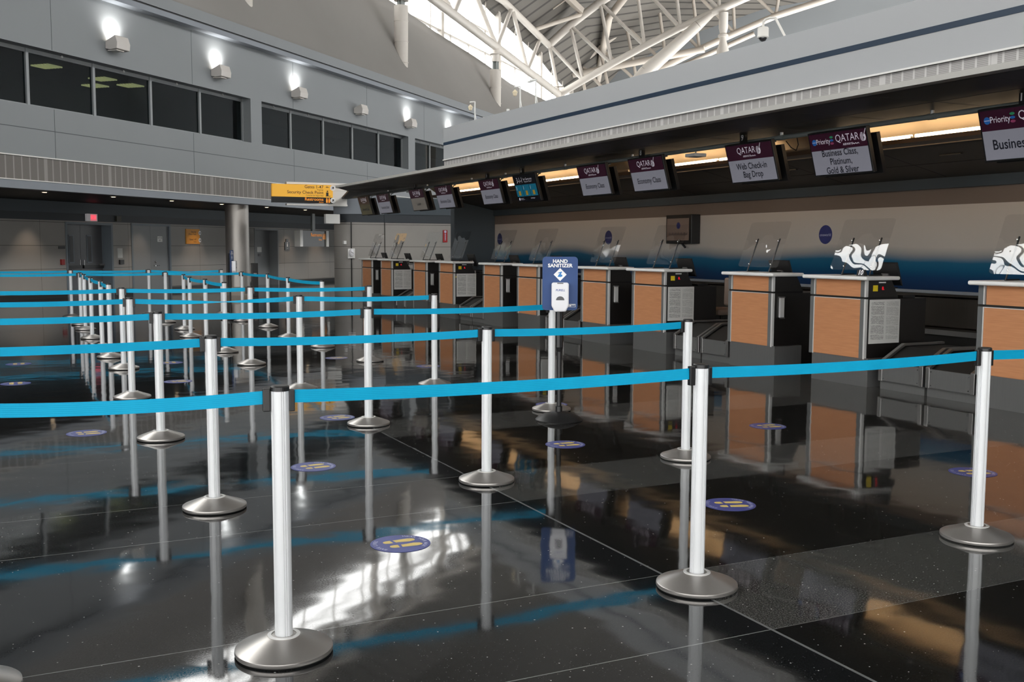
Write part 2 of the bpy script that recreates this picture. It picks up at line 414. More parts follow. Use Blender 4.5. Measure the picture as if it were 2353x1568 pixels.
def glass_mat(name, tint, refl, rough=0.0, ior=1.5, bump=0, bscale=2.0):
    m = bpy.data.materials.new(name); m.use_nodes = True; t = m.node_tree; t.nodes.clear()
    o = t.nodes.new('ShaderNodeOutputMaterial'); tr = t.nodes.new('ShaderNodeBsdfTransparent'); gl = t.nodes.new('ShaderNodeBsdfGlossy')
    fr = t.nodes.new('ShaderNodeLayerWeight'); fr.inputs['Blend'].default_value = .5; pw = t.nodes.new('ShaderNodeMath'); pw.operation = 'POWER'; pw.inputs[1].default_value = 5
    f0 = t.nodes.new('ShaderNodeMath'); f0.operation = 'MULTIPLY_ADD'; f0.inputs[1].default_value = .92; f0.inputs[2].default_value = .08
    t.links.new(fr.outputs['Facing'], pw.inputs[0]); t.links.new(pw.outputs[0], f0.inputs[0]); mx = t.nodes.new('ShaderNodeMixShader'); mu = t.nodes.new('ShaderNodeMath'); mu.operation = 'MULTIPLY'
    tr.inputs[0].default_value = (*tint, 1); gl.inputs['Roughness'].default_value = rough
    mu.inputs[1].default_value = refl; t.links.new(f0.outputs[0], mu.inputs[0]); t.links.new(mu.outputs[0], mx.inputs[0])
    t.links.new(tr.outputs[0], mx.inputs[1]); t.links.new(gl.outputs[0], mx.inputs[2]); t.links.new(mx.outputs[0], o.inputs[0])
    if bump:
        tc = t.nodes.new('ShaderNodeTexCoord'); n = t.nodes.new('ShaderNodeTexNoise'); n.inputs['Scale'].default_value = bscale
        n.inputs['Detail'].default_value = 1
        b = t.nodes.new('ShaderNodeBump'); b.inputs['Strength'].default_value = 1; b.inputs['Distance'].default_value = bump
        t.links.new(tc.outputs['Object'], n.inputs['Vector']); t.links.new(n.outputs['Fac'], b.inputs['Height'])
        t.links.new(b.outputs['Normal'], gl.inputs['Normal'])
    return m
M['win_glass'] = glass_mat('tinted_window_glass', (.36, .44, .46), .45)
M['clear_glass'] = glass_mat('clerestory_glass', (.97, .98, .98), .6)
M['acrylic'] = glass_mat('acrylic_sheet', (1, 1, 1), .8, bump=.012, bscale=2.6)
M['doorglass'] = glass_mat('door_glass', (.2, .2, .18), 1)

# ================================================================== SETTING
f = MB(); f.quad((-60, -40, 0), (40, -40, 0), (40, 95, 0), (-60, 95, 0)); struct(f.build('floor', M['floor']))
KW = 18.0            # plane of the windowed left wall
# ---- windowed left wall
T0, T1 = -14.0, 76.0
bays = [(5.55, 16.2), (16.8, 27.45), (28.05, 38.75), (39.4, 50.1), (50.7, 61.4)]
b = MB()
b.kbox(KW, KW+.5, T0, T1, 3.50, 4.65)
b.kbox(KW, KW+.5, T0, T1, 5.97, 7.50)
pr_ = T0
for a, c in bays:
    b.kbox(KW, KW+.5, pr_, a, 4.65, 5.97); pr_ = c
b.kbox(KW, KW+.5, pr_, T1, 4.65, 5.97)
b.kbox(KW, KW+.45, T0, T1, 2.96, 3.5)
wl = struct(b.build('wall_left', M['wall']))
s = MB(); s.kbox(KW-.004, KW, T0, T1, 4.125, 4.14)
for t in [14.2, 19.4, 24.6, 29.9, 35.1, 40.3, 45.5]:
    s.kbox(KW-.003, KW, t, t+.012, 3.5, 4.64); s.kbox(KW-.003, KW, t, t+.012, 5.98, 7.45)
struct(s.build('trim_1', M['seam']))
s = MB(); s.kbox(KW-.03, KW, T0, 37.0, 2.96, 3.49); struct(s.build('trim_2', M['louver_left']))
s = MB(); s.kbox(KW-.06, KW, T0, 40, 3.49, 3.515); s.kbox(KW-.06, KW, T0, 40, 2.955, 2.975); struct(s.build('trim_3', M['trimwhite']))
s = MB(); s.kbox(KW-.04, KW+.3, T0, 40, 2.77, 2.958); struct(s.build('trim_4', M['wall_lo']))
for i, (a, c) in enumerate(bays):
    g = KW+.32
    root = MB(); n = 5; ww = (c-a)/n
    root.kbox(g-.03, g+.05, a, c, 4.65, 4.72); root.kbox(g-.03, g+.05, a, c, 5.88, 5.97)
    for j in range(n+1):
        t = a+ww*j; root.kbox(g-.05, g+.05, max(a, t-.04), min(c, t+.04), 4.65, 5.97)
    fr = struct(root.build('window_%d' % (i+1), M['frame']))
    for j in range(n):
        p = MB(); p.kbox(g, g+.012, a+ww*j+.04, a+ww*(j+1)-.04, 4.72, 5.88); p.build('pane', M['win_glass'], fr)
        h = MB(); q = KT(g-.1, a+ww*j+ww*.48, 5.935); h.tube(q, (q[0], q[1], 5.97), .01, n=6); h.sphere(q, .03, 6, 8); h.build('sprinkler_head', M['white'], fr)
# office behind the windows
b = MB()
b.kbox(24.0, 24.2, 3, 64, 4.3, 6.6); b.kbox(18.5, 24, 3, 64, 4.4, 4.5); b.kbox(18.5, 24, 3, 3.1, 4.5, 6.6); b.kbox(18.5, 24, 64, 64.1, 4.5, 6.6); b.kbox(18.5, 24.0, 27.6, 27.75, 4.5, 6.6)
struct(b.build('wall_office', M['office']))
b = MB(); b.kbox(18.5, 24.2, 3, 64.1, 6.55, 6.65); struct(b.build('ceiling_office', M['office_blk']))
k0 = None
for i, (k, t) in enumerate(((22.1, 23.6), (22.15, 25.9), (22.2, 28.4-1.2), (23.3, 26.9))):
    m_ = MB()
    for j in range(6): m_.kbox(k-.30+j*.11, k-.25+j*.11, t-.28, t+.28, 6.50, 6.54)
    tag(m_.build('office_ceiling_light', M['troffer']), ['lit louvred office light behind second pane of the leftmost window bay', 'lit louvred office light behind third pane of the leftmost window bay', 'lit louvred office light straddling a mullion, rightmost seen through the windows', 'small dim far office light below the rightmost lit one'][i], 'ceiling light', 'office lights behind the windows')
# gutter ledge and curved shell
s = MB(); s.kbox(KW-.3, KW+.4, T0, T1, 7.48, 7.62); struct(s.build('trim_5', M['wall_lo']))
s = MB(); s.kbox(KW-.22, KW+.4, T0, T1, 7.62, 7.68); struct(s.build('trim_6', M['base_black']))
s = MB(); s.kbox(KW-.26, KW+.4, T0, T1, 7.68, 7.98); struct(s.build('trim_7', M['wall']))
topz = [(-14, 10.8), (18, 10.9), (22, 11.6), (26, 12.2), (32, 12.4), (42, 12.28), (43.5, 12.2), (47, 11.9), (49.3, 11.78), (52.3, 11.62), (55, 11.42), (56.4, 11.2), (58, 11.06), (63, 11.0), (76, 11.0)]  # near end, out of view, lowered so sky reflects in the shields
sh = MB(); prof = [(KW-.05, 0.0), (KW+.2, .06), (18.62, .19), (19.15, .42), (19.75, .68), (20.15, .86), (20.4, 1.0)]
vs = []; fs = []
for t, zt in topz:
    for k, u in prof: vs.append(KT(k, t, 7.98+(zt-7.98)*u))
m_ = len(prof)
for i in range(len(topz)-1):
    for j in range(m_-1): fs.append((i*m_+j, i*m_+j+1, (i+1)*m_+j+1, (i+1)*m_+j))
sh.add(vs, fs); o = sh.build('wall_shell', M['shell'], smooth=True); struct(o)
md = o.modifiers.new('s', 'SOLIDIFY'); md.thickness = .12; md.offset = 1
# clerestory glazing
KG = 20.55
edge = [(-14, 21), (8, 20.5), (14, 19.4), (20, 17.2), (27, 15.4), (35, 14.8), (43.7, 14.95), (50, 14.9), (54.6, 14.95), (56.1, 14.73), (63.7, 13.97), (67, 13.28), (70.7, 12.68), (76, 11.9)]
def zi(tab, t):
    for (a, za), (c, zc) in zip(tab[:-1], tab[1:]):
        if a <= t <= c: return za+(zc-za)*(t-a)/(c-a)
    return tab[-1][1]
fr = MB(); gl = []
ts = []
t = -13.2
while t < 75: ts.append(t); t += 2.5
for t in ts: fr.kbox(KG-.03, KG+.03, t-.03, t+.03, zi(topz, t)-.3, zi(edge, t)+.1)
for t in (17.6, 25.2, 32.8, 40.4, 48.1, 56.3, 64.2, 71.5): fr.kbox(KG-.12, KG+.12, t-.16, t+.16, zi(topz, t)-.3, zi(edge, t)+.1)
for z_ in (12.15, 13.35):
    fr.kbox(KG-.05, KG+.1, 24 if z_ > 13 else 32, 55 if z_ > 13 else 66, z_-.035, z_+.035)
for z_ in (11.7, 12.5, 13.4, 14.4, 15.5, 16.8, 18.2): fr.kbox(KG-.08, KG+.08, T0, 22, z_-.09, z_+.09)  # extra transoms out of view, added to stripe the reflections in the shields
cw = struct(fr.build('window_6', M['truss']))
for a, c in zip(ts[:-1], ts[1:]):
    p = MB(); p.add([KT(KG, a+.03, zi(topz, a)-.2), KT(KG, c-.03, zi(topz, c)-.2), KT(KG, c-.03, zi(edge, c)), KT(KG, a+.03, zi(edge, a))], [(0, 1, 2, 3)]); p.build('pane', M['clear_glass'], cw)
# ---- roof deck
rd = MB(); vs = []; fs = []
ks = (20.9, 18.4, 14, 8.0, -4, -26)
tt = [-14, 8, 14, 20, 27, 35, 43.7, 50, 54.6, 56.1, 63.7, 67, 70.7, 76]
for t in tt:
    e = zi(edge, t)
    for k, dz in zip(ks, (0, 2.8, 4.9, 6.6, 8.0, 8.0)): vs.append(KT(k, t, e+dz))
for i in range(len(tt)-1):
    for j in range(5): fs.append((i*6+j, (i+1)*6+j, (i+1)*6+j+1, i*6+j+1))
rd.add(vs, fs); o = rd.build('ceiling', M['deck']); struct(o); md = o.modifiers.new('s', 'SOLIDIFY'); md.thickness = .3; md.offset = 1
# ---- end wall; unseen right wall and rear facade, sized to limit the daylight
s = MB(); s.kbox(-26, 20.9, 76, 76.3, 0, 19); struct(s.build('wall_far_end', M['wall']))
s = MB(); s.kbox(-26, -25.7, -14, 76, 0, 17.5); struct(s.build('wall_right', M['wall']))
s = MB()
s.kbox(-26, 18, -14.3, -14, 0, .3); s.kbox(-26, 18, -14.3, -14, 6.0, 27)
for k in range(-24, 19, 3): s.kbox(k-.1, k+.1, -14.3, -14, .3, 6.0)
struct(s.build('wall_rear', M['frame']))
# ---- ground floor area under the windowed wall
KD = 22.2
s = MB(); s.kbox(KW+.26, KD+.1, T0, 45, 2.77, 2.9); struct(s.build('ceiling_lobby', M['dark_soffit']))
doors = [(24.19, 26.17, 2.13, .35), (27.02, 28.96, 2.15, .04), (33.92, 35.6, 2.12, .35)]
s = MB(); prv = T0
for a, c, h, dp in doors:
    s.kbox(KD, KD+.5, prv, a, .15, 2.23); s.kbox(KD, KD+.5, a, c, h+.06, 2.23); prv = c
s.kbox(KD, KD+.5, prv, 46, .15, 2.23)
struct(s.build('wall_lobby', M['tile']))
s = MB(); s.kbox(KD+.52, KD+.6, T0, 48, 0, 2.9); struct(s.build('wall_lobby_light_stop', M['base_black']))  # added black backing, keeps sky from showing through the door gaps
s = MB(); s.kbox(24, 24.2, T0, 76, -.05, 4.4); s.kbox(KD-4.4, KD+2, 46, 46.2, 0, 4.4); struct(s.build('wall_lobby_rear', M['base_black']))
s = MB(); prv = T0
for a, c, h, dp in doors: s.kbox(KD-.02, KD+.5, prv, a, 0, .15); prv = c
s.kbox(KD-.02, KD+.5, prv, 46, 0, .15); struct(s.build('baseboard_lobby', M['base_black']))
s = MB(); s.kbox(KD-.02, KD+.5, T0, 46, 2.23, 2.45); struct(s.build('trim_8', M['navy_lo']))
s = MB(); s.kbox(KD-.05, KD+.5, T0, 46, 2.45, 2.77); struct(s.build('trim_9', M['navy_band']))
for i, (a, c, h, dp) in enumerate(doors):
    e = struct(empty('door_%d' % (i+1)))
    fm = M['doorfr'] if i < 2 else M['door_lt']
    p = MB(); p.kbox(KD-.02, KD+dp+.05, a, a+.07, 0, h+.06); p.kbox(KD-.02, KD+dp+.05, c-.07, c, 0, h+.06); p.kbox(KD-.02, KD+dp+.05, a, c, h, h+.07); p.build('door_frame', fm, e)
    n = 1 if i == 2 else 2; wd = (c-a-.14)/n
    for j in range(n):
        x0 = a+.07+wd*j; p = MB()
        dm = M['door'] if i == 0 else (M['door_lt'])
        p.kbox(KD+dp, KD+dp+.05, x0+.004, x0+wd-.004, 0.002, h+.003)
        lf = p.build('door_leaf', dm, e)
        if i == 0:
            xc = x0+wd*(.58 if j == 0 else .40)
            v = MB(); v.kbox(KD+dp-.012, KD+dp, xc-.11, xc+.11, .98, 1.83); v.build('vision_frame', M['doorfr'], lf)
            v = MB(); v.kbox(KD+dp-.016, KD+dp-.012, xc-.07, xc+.07, 1.02, 1.79); v.build('vision_glass', M['black'], lf)
            v = MB(); v.kbox(KD+dp-.07, KD+dp, x0+.06, x0+wd-.03, .82, .92); v.build('panic_bar', M['black'], lf)
            v = MB(); v.kbox(KD+dp-.09, KD+dp-.02, x0+(.0 if j == 0 else wd-.2), x0+(.2 if j == 0 else wd), .90, .95); v.build('bar_cover', M['steel'], lf)
            hx = x0+(wd-.1 if j == 0 else .1)
            v = MB(); v.tube(KT(KD+dp-.05, hx, .86), KT(KD+dp-.05, hx, 1.08), .015, n=8); v.build('pull_handle', M['chrome'], lf)
        elif i == 1 and j == 1:
            v = MB(); q = KT(KD-.05, x0+.12, .98); v.sphere(q, .035); q2 = KT(KD-.06, x0+.12, .86); v.tube(KT(KD+.03, x0+.12, .86), q2, .015, n=8); v.tube(q2, KT(KD-.06, x0+.3, .86), .015, n=8); v.build('lever_handle', M['chrome'], lf)
        elif i == 2:
            for z_ in (1.0, .66):
                v = MB(); v.sphere(KT(KD+dp-.05, x0+.12, z_), .04, 6, 10); v.build('knob', M['black'], lf)
            v = MB(); v.kbox(KD+dp-.008, KD+dp, x0+wd*.42, x0+wd*.62, 1.28, 1.48); v.build('door_plate', M['white'], lf)
            v = MB(); v.kbox(KD+dp-.01, KD+dp, x0+wd*.46, x0+wd*.56, 1.12, 1.22); v.build('room_number_plate', M['black'], lf)
# lobby downlights: recessed lamps and their pools of warm light
for i, t in enumerate((19.6, 21.95, 24.3, 26.65, 29.1, 31.5, 33.9)):
    e = thing('recessed_downlight', 'small round recessed downlight in the dark soffit under the windowed wall', 'ceiling light', KT(18.55, t, 2.77), 0, 'downlights in the lobby soffit')
    p = MB(); p.lathe([(.055, -.012), (.075, -.012), (.085, 0)], 16); p.build('trim_ring', M['trimwhite'], e)
    p = MB(); p.lathe([(.05, -.016), (.05, -.006)], 16); p.build('lamp_face', M['spot'], e)
def spot(name, loc, target, power, col, size, blend=.6, rad=.04):
    l = bpy.data.lights.new(name, 'SPOT'); l.energy = power; l.color = col; l.spot_size = math.radians(size); l.spot_blend = blend; l.shadow_soft_size = rad
    o = bpy.data.objects.new(name, l); COL.objects.link(o); o.location = loc
    o.rotation_euler = (Vector(target)-Vector(loc)).to_track_quat('-Z', 'Y').to_euler(); return o
for t in (18.0, 22.75, 27.4, 30.2, 36.2, 38.5):
    spot('wall_washer', KT(KD-.75, t, 2.74), KT(KD-.1, t, .3), 55, (1, .78, .58), 62, .9)
# exit sign, wall sign, plaques
def kframe(k, t, z): return frame(KT(k, t, z), KT(0, 1, 0), (0, 0, 1))   # x along +t, y up, faces the hall
e = thing('exit_sign', 'small white exit sign with glowing red EXIT letters above the dark double doors', 'exit sign', KT(KD-.04, 25.22, 2.34))
L = lambda mb, o: mb
def loc(mb, o):
    mb.v = [tuple(Vector(p)-o.location) for p in mb.v]; return mb
p = MB(); p.kbox(KD-.09, KD-.02, 25.0, 25.44, 2.235, 2.455); loc(p, e).build('housing', M['exit_face'], e)
p = MB(); p.flat(rect2(-.08, .18, -.095, .095), kframe(KD-.093, 25.22, 2.345)); loc(p, e).build('glow_panel', M['exit_glow'], e)
p = MB(); p.flat(text2d('EXIT', .135, bold=.02, sx=.75), kframe(KD-.096, 25.27, 2.345)); loc(p, e).build('lettering', M['exit_red'], e)
e = thing('direction_sign', 'yellow wall sign for security check point and gates with two white arrow discs', 'sign', KT(KD-.01, 30.2, 1.83))
p = MB(); p.kbox(KD-.03, KD, 29.77, 30.52, 1.58, 2.09); loc(p, e).build('board', M['wallsign_yellow'], e)
p = MB()
for tx, z_, sz, al, tt_ in (('Security', 1.99, .085, 'RIGHT', 30.32), ('Check Point', 1.91, .085, 'RIGHT', 30.32), ('Gates 1-47', 1.73, .085, 'RIGHT', 30.32), ('Puertas', 1.65, .05, 'RIGHT', 30.32)):
    p.flat(text2d(tx, sz, al, .01), kframe(KD-.034, tt_, z_))
loc(p, e).build('lettering', M['txt_black'], e)
for z_ in (1.96, 1.71):
    p = MB(); p.flat(disc2(.075), kframe(KD-.036, 30.52, z_)); d_ = loc(p, e).build('arrow_disc', M['txt_white'], e)
    p = MB(); p.flat(([(-.045, -.008), (.01, -.008), (.01, -.035), (.05, 0), (.01, .035), (.01, .008), (-.045, .008)], [tuple(range(7))]), kframe(KD-.04, 30.52, z_)); loc(p, e).build('arrow', M['txt_black'], d_)
def plate(name, label, cat, k, t0, t1, z0, z1, m, d=.02):
    p = MB(); p.kbox(k-d, k, t0, t1, z0, z1); return tag(p.build(name, m), label, cat)
plate('wall_plaque', 'small black plaque on the grey wall left of the dark double doors', 'plaque', KD, 23.9, 24.15, 1.41, 1.49, M['black'])
plate('fire_alarm_pull', 'small red fire alarm pull left of the dark double doors', 'fire alarm', KD, 23.96, 24.09, .95, 1.11, M['red'], .05)
plate('paper_notice', 'narrow white paper notice on the wall strip between the two sets of doors', 'notice', KD, 26.38, 26.6, 1.13, 1.43, M['paper_edge'], .005)
plate('alarm_horn', 'small dark olive alarm horn high on the dark band right of the exit sign', 'alarm', KD-.02, 26.3, 26.5, 2.26, 2.42, mat('olive_metal', (62, 60, 46), .5), .06)
plate('card_reader', 'small dark card reader under the white notice between the doors', 'card reader', KD, 26.42, 26.6, .93, 1.07, M['black'], .06)
p_ = plate('not_an_exit_sign', 'small white NOT AN EXIT sign on the light grey double door', 'sign', KD+.04, 28.33, 28.58, 1.64, 1.82, M['white'], .012)
p = MB(); p.flat(text2d('NOT AN', .055, bold=.02), kframe(KD+.026, 28.455, 1.765)); p.flat(text2d('EXIT', .055, bold=.02), kframe(KD+.026, 28.455, 1.69)); p.build('lettering', M['txt_black'], p_)
e = thing('restroom_room_sign', 'black vertical restroom pictogram sign on the dim far wall', 'sign', KT(KD-.01, 36.2, 1.5))
p = MB(); p.kbox(KD-.03, KD, 36.05, 36.4, 1.36, 1.68); p.kbox(KD-.03, KD, 36.14, 36.31, 1.68, 1.8); loc(p, e).build('board', M['sign_black'], e)
p = MB(); p.flat(disc2(.03, 0, .12), kframe(KD-.034, 36.22, 1.52)); p.flat(rect2(-.035, .035, -.03, .08), kframe(KD-.034, 36.22, 1.52)); p.flat(text2d('MEN', .05), kframe(KD-.034, 36.22, 1.42)); loc(p, e).build('pictogram', M['alustrip'], e)
# hanging restroom sign
e = thing('hanging_restroom_sign', 'black hanging Restrooms sign with amber lettering on a ceiling post', 'sign', KT(20.5, 35.4, 1.8))
p = MB(); p.kbox(20.45, 20.6, 34.45, 36.25, 1.50, 2.1); loc(p, e).build('board', M['sign_black'], e)
p = MB(); p.kbox(20.4, 20.65, 34.25, 34.45, 1.5, 2.12); p.kbox(20.4, 20.65, 36.25, 36.42, 1.5, 2.12); loc(p, e).build('end_cap', M['trimwhite'], e)
p = MB(); p.kbox(20.48, 20.56, 35.3, 35.5, 2.1, 2.77); loc(p, e).build('post', M['pipe'], e)
p = MB(); p.flat(text2d('Restrooms', .19, 'RIGHT', .01), kframe(20.44, 35.95, 1.95)); p.flat(text2d('Baños', .1, 'RIGHT'), kframe(20.44, 35.95, 1.77))
for tx in (36.05, 36.17):
    p.flat(disc2(.025, 0, .1, 10), kframe(20.44, tx, 1.88)); p.flat(rect2(-.03, .03, -.1, .07), kframe(20.44, tx, 1.88))
loc(p, e).build('lettering', M['sign_amber'], e)
# steel column
cx_, cy_ = KT(18.6, 27.5)[:2]
e = thing('steel_column', 'round brushed steel column rising to the lobby soffit', 'column', (cx_, cy_, 0))
p = MB(); p.lathe([(.355, .24), (.355, 2.77)], 48); p.build('shaft', M['steel_col'], e, smooth=True)
p = MB(); p.lathe([(.52, 0), (.52, .24), (.36, .26)], 8); p.build('pedestal', M['pedestal'], e)
cx2, cy2 = KT(20.9, 28.4)[:2]
p = MB(); p.lathe([(.32, 0), (.32, .13)], 24, (cx2, cy2)); tag(p.build('stone_plinth', M['pedestal'], smooth=True), 'low round beige plinth against the lobby wall left of the steel column', 'plinth')
bx, by = 6.571, 31.49
e = thing('litter_bin', 'slim tall black litter bin beside the steel column', 'bin', (bx, by, 0))
p = MB(); p.box(-.09, .09, -.09, .09, 0, 1.0); p.build('body', M['black'], e, bevel=.01)
p = MB(); p.box(-.05, .05, -.095, -.09, .62, .7); p.build('flap', M['chrome'], e)

# ================================================================== SCONCES
for i in range(-2, 9):
    t = 21.417+4.3*i; z = 6.5
    if t < 12 or t > 60: continue
    lab = {0: 'white wall uplight, lit, above the nearest window bay, leftmost in view', 1: 'white wall uplight, lit, second from the left above the windows', 2: 'white wall uplight, lit, above the pier between two window bays, third from left', 3: 'unlit white wall uplight, the only dark one of the row', 4: 'white wall uplight, lit, just right of the unlit one', 5: 'white wall uplight, lit, half hidden behind the white fascia corner'}.get(i, 'white wall uplight high on the windowed wall outside the view')
    if i < 0 or i > 5: continue
    e = thing('wall_uplight', lab, 'wall lamp', KT(KW, t, z), math.radians(45), 'wall uplights above the windows')
    # local: x along t, y = +k (into wall) ; housing in front y<0
    p = MB()
    p.prism([(-.0, .02), (-.0, -.16), (-.14, -.19), (-.34, -.17), (-.36, -.02), (-.30, .16)], 'x', -.24, .24)
    p.v = [(a, b_, c) for a, b_, c in p.v]
    p.build('housing', M['lamp_body'], e, bevel=.012)
    p = MB(); p.box(-.22, .05, -.32, -.05, -.215, -.195); p.build('mounting_plate', M['lamp_body'], e)
    p = MB(); p.quad((-.2, -.27, .142), (.2, -.27, .142), (.2, -.04, .05), (-.2, -.04, .05)); p.build('lamp_lens', M['lampglow'] if i != 3 else M['tube_off'], e)
    if i != 3:
        spot('uplight_lamp', KT(KW-.17, t, z+.165), KT(KW+.02, t, z+.42), 90, (1, .97, .92), 150, 1, .08)

# ================================================================== CANOPY (right)
XF = 7.05; YN, YE, YT = -12.0, 17.45, 24.35
s = MB(); s.box(XF, XF+.4, YN, YE, 3.05, 3.626); struct(s.build('wall_fascia', M['fascia']))
s = MB(); s.box(XF+.4, 12.2, YN, YE-.02, 3.30, 3.40); struct(s.build('ceiling_canopy_top', M['fascia']))
s = MB(); s.box(XF-.004, XF, YN, YE, 3.318, 3.370); struct(s.build('trim_10', M['stripe']))
s = MB(); s.box(XF+.01, XF+.3, YN, YE, 2.957, 3.05); struct(s.build('trim_11', M['louver_right']))
s = MB(); s.box(XF-.02, XF+.2, YN, YE+.003, 3.050, 3.066); struct(s.build('trim_12', M['trimwhite']))
s = MB(); s.prism([(XF-.02, 24.30), (XF-.02, YN), (XF+.12, YN), (XF+.12, 24.5)], 'z', 2.905, 2.957); struct(s.build('trim_13', M['lip']))
s = MB(); s.prism([(XF+.1, YN), (9.0, YN), (9.0, 30.9), (8.9, 30.2), (7.75, 25.6), (XF+.1, 24.45)], 'z', 2.905, 2.95); struct(s.build('ceiling_soffit', M['dark_soffit']))
s = MB()
for y in [2.4+1.22*i for i in range(20)]: s.box(XF+.12, 9.0, y, y+.008, 2.9035, 2.905)
for x in (8.0,): s.box(x, x+.008, YN, 24.3, 2.9035, 2.905)
struct(s.build('trim_14', mat('soffit_joint', (66, 64, 62), .5)))
# cove behind the front soffit
s = MB(); s.prism([(9.0, 2.95), (9.0, 3.2), (9.25, 3.2), (9.95, 2.80), (9.95, 2.735), (9.85, 2.735), (9.22, 3.12), (9.06, 3.12), (9.06, 2.95)], 'y', YN, 24.4); struct(s.build('ceiling_cove', M['cove']))
s = MB(); s.prism([(9.30, 2.715), (9.40, 2.70), (9.52, 2.70), (9.52, 2.74), (9.42, 2.74), (9.33, 2.765), (9.30, 2.765)], 'y', YN, 23.9); struct(s.build('trim_15', M['trough']))
s = MB(); s.prism([(9.90, 2.735), (11.25, 2.45), (11.25, 2.60), (9.90, 2.9)], 'y', YN, 24.4); struct(s.build('ceiling_rear', mat('rear_soffit_panel', (88, 84, 80), .55, spec=.25)))
s = MB()
for y in [0.8+1.83*i for i in range(13)]:
    s.hexa([(9.92, y, 2.729), (11.2, y, 2.459), (11.2, y+.01, 2.459), (9.92, y+.01, 2.729), (9.92, y, 2.74), (11.2, y, 2.47), (11.2, y+.01, 2.47), (9.92, y+.01, 2.74)])
for x, z_ in ((10.6, 2.585),): s.box(x, x+.01, YN, 24.3, z_-.003, z_+.02)
struct(s.build('trim_16', M['dark_soffit']))
for i, y in enumerate([6.45+1.22*j for j in range(15)]):
    if y > 23.3: break
    off = (9.9 < y+.6 < 11.3) or (14.6 < y+.6 < 16.5)
    p = MB(); p.tube((9.42, y, 2.80), (9.42, y+1.16, 2.80), .02, n=10)
    e = tag(p.build('fluorescent_tube', M['tube_off'] if off else M['tube']), 'unlit fluorescent tube in the cove trough above the counters' if off else 'glowing warm fluorescent tube in the cove trough above the counters', 'lamp', 'unlit cove tubes' if off else 'lit cove tubes')
    p = MB(); p.box(9.40, 9.44, y-.012, y, 2.74, 2.80); p.box(9.40, 9.44, y+1.16, y+1.172, 2.74, 2.80); p.build('tube_socket', M['white'], e)
for i, (x, y) in enumerate(((10.3, 9.1), (10.3, 12.0))):
    z_ = 2.735-(x-9.9)*.2111
    p = MB(); p.box(x-.02, x+.02, y-.16, y+.16, z_-.012, z_+.0)
    tag(p.build('ceiling_slot', M['base_black']), ['small black slot in the rear soffit right of the Business Class screen', 'small black slot in the rear soffit between the Web Check-in and Business Class screens'][i], 'ceiling fitting')
# back wall
XB = 11.3
s = MB(); s.box(XB, XB+.3, YN, 24.45, 0, 2.9); struct(s.build('wall_back', M['wallbeige']))
s = MB(); s.box(XB-.06, XB, YN, 24.4, 2.31, 2.5); struct(s.build('trim_17', M['navy_band']))
s = MB(); s.box(XB-.015, XB, YN, 24.4, .94, 2.09); struct(s.build('wall_graphic', M['graphic']))
s = MB(); s.box(XB-.05, XB, YN, 24.4, .90, .94); struct(s.build('trim_18', M['ledge']))
for i, y in enumerate((12.277, 18.717, 24.10)):
    p = MB(); p.flat(disc2(.145, n=36), frame((XB-.019, y, 1.715), (0, -1, 0), (0, 0, 1)))
    e = tag(p.build('alliance_logo', M['oneblue']), ['round blue oneworld logo on the bare back wall between counters nine and ten', 'round blue oneworld logo left of the wall screen, seen through a shield', 'round blue oneworld logo at the far left end of the back wall'][i], 'logo')
    p = MB(); p.flat(text2d('oneworld', .062), frame((XB-.022, y, 1.71), (0, -1, 0), (0, 0, 1))); p.build('lettering', M['decal_text'], e)
# stainless splash wall and ledge behind the conveyors
s = MB(); s.box(10.62, 10.68, YN, 24.3, .52, .93); s.box(10.62, XB, YN, 24.3, .88, .90); struct(s.build('wall_splash', M['splash']))
# return wall and far wall
s = MB(); s.box(10.17, XB+.3, 24.45, 24.7, 0, 2.9); struct(s.build('wall_return', M['retwall']))
pts = [(10.3, 30.3), (9.45, 30.3)]
for i in range(1, 9):
    a = math.radians(-90-i*11.25); pts.append((9.45+.58*math.cos(a), 30.88+.58*math.sin(a)))
pts += [(9.6, 31.8), (10.3, 31.8)]
s = MB(); s.prism(pts, 'z', .0, 2.24); struct(s.build('wall_nose', M['tile'], smooth=True))
s = MB(); s.prism([(x-.005 if x < 9.4 else x, y-.008) for x, y in pts], 'z', 2.24, 2.49); struct(s.build('trim_19', M['navy_lo'], smooth=True))
s = MB(); s.prism([(x-.02 if x < 9.4 else x, y-.03) for x, y in pts], 'z', 2.49, 2.74); struct(s.build('trim_20', M['wall_lo'], smooth=True))
s = MB(); s.prism([(x, y) for x, y in pts], 'z', 2.74, 3.28); struct(s.build('wall_pier', M['wall_lo'], smooth=True))
s = MB(); s.box(9.22, 9.25, 30.29, 30.31, 0, 2.24); struct(s.build('trim_21', M['base_black']))
# overhead direction sign at the pier
e = thing('overhead_direction_sign', 'large yellow and black overhead sign for gates, security check point and restrooms', 'sign', (7.9, 29.9, 3.1))
def yf(x, y, z): return frame((x, y, z), (1, 0, 0), (0, 0, 1))
p = MB(); p.box(7.18, 8.98, 29.80, 30.0, 3.30, 3.36); p.box(7.18, 8.98, 29.80, 30.0, 2.69, 2.74); p.box(8.45, 8.98, 29.85, 30.0, 2.74, 3.30); loc(p, e).build('housing', M['trimwhite'], e)
p = MB(); p.box(6.74, 8.52, 29.74, 29.86, 2.93, 3.29); loc(p, e).build('yellow_panel', M['sign_yellow'], e)
p = MB(); p.box(6.74, 8.52, 29.74, 29.86, 2.76, 2.93); loc(p, e).build('black_panel', M['sign_black'], e)
p = MB(); p.flat(text2d('Gates 1-47', .125, 'RIGHT', .006), yf(8.24, 29.735, 3.225)); p.flat(text2d('Puertas', .06, 'RIGHT'), yf(8.24, 29.735, 3.145))
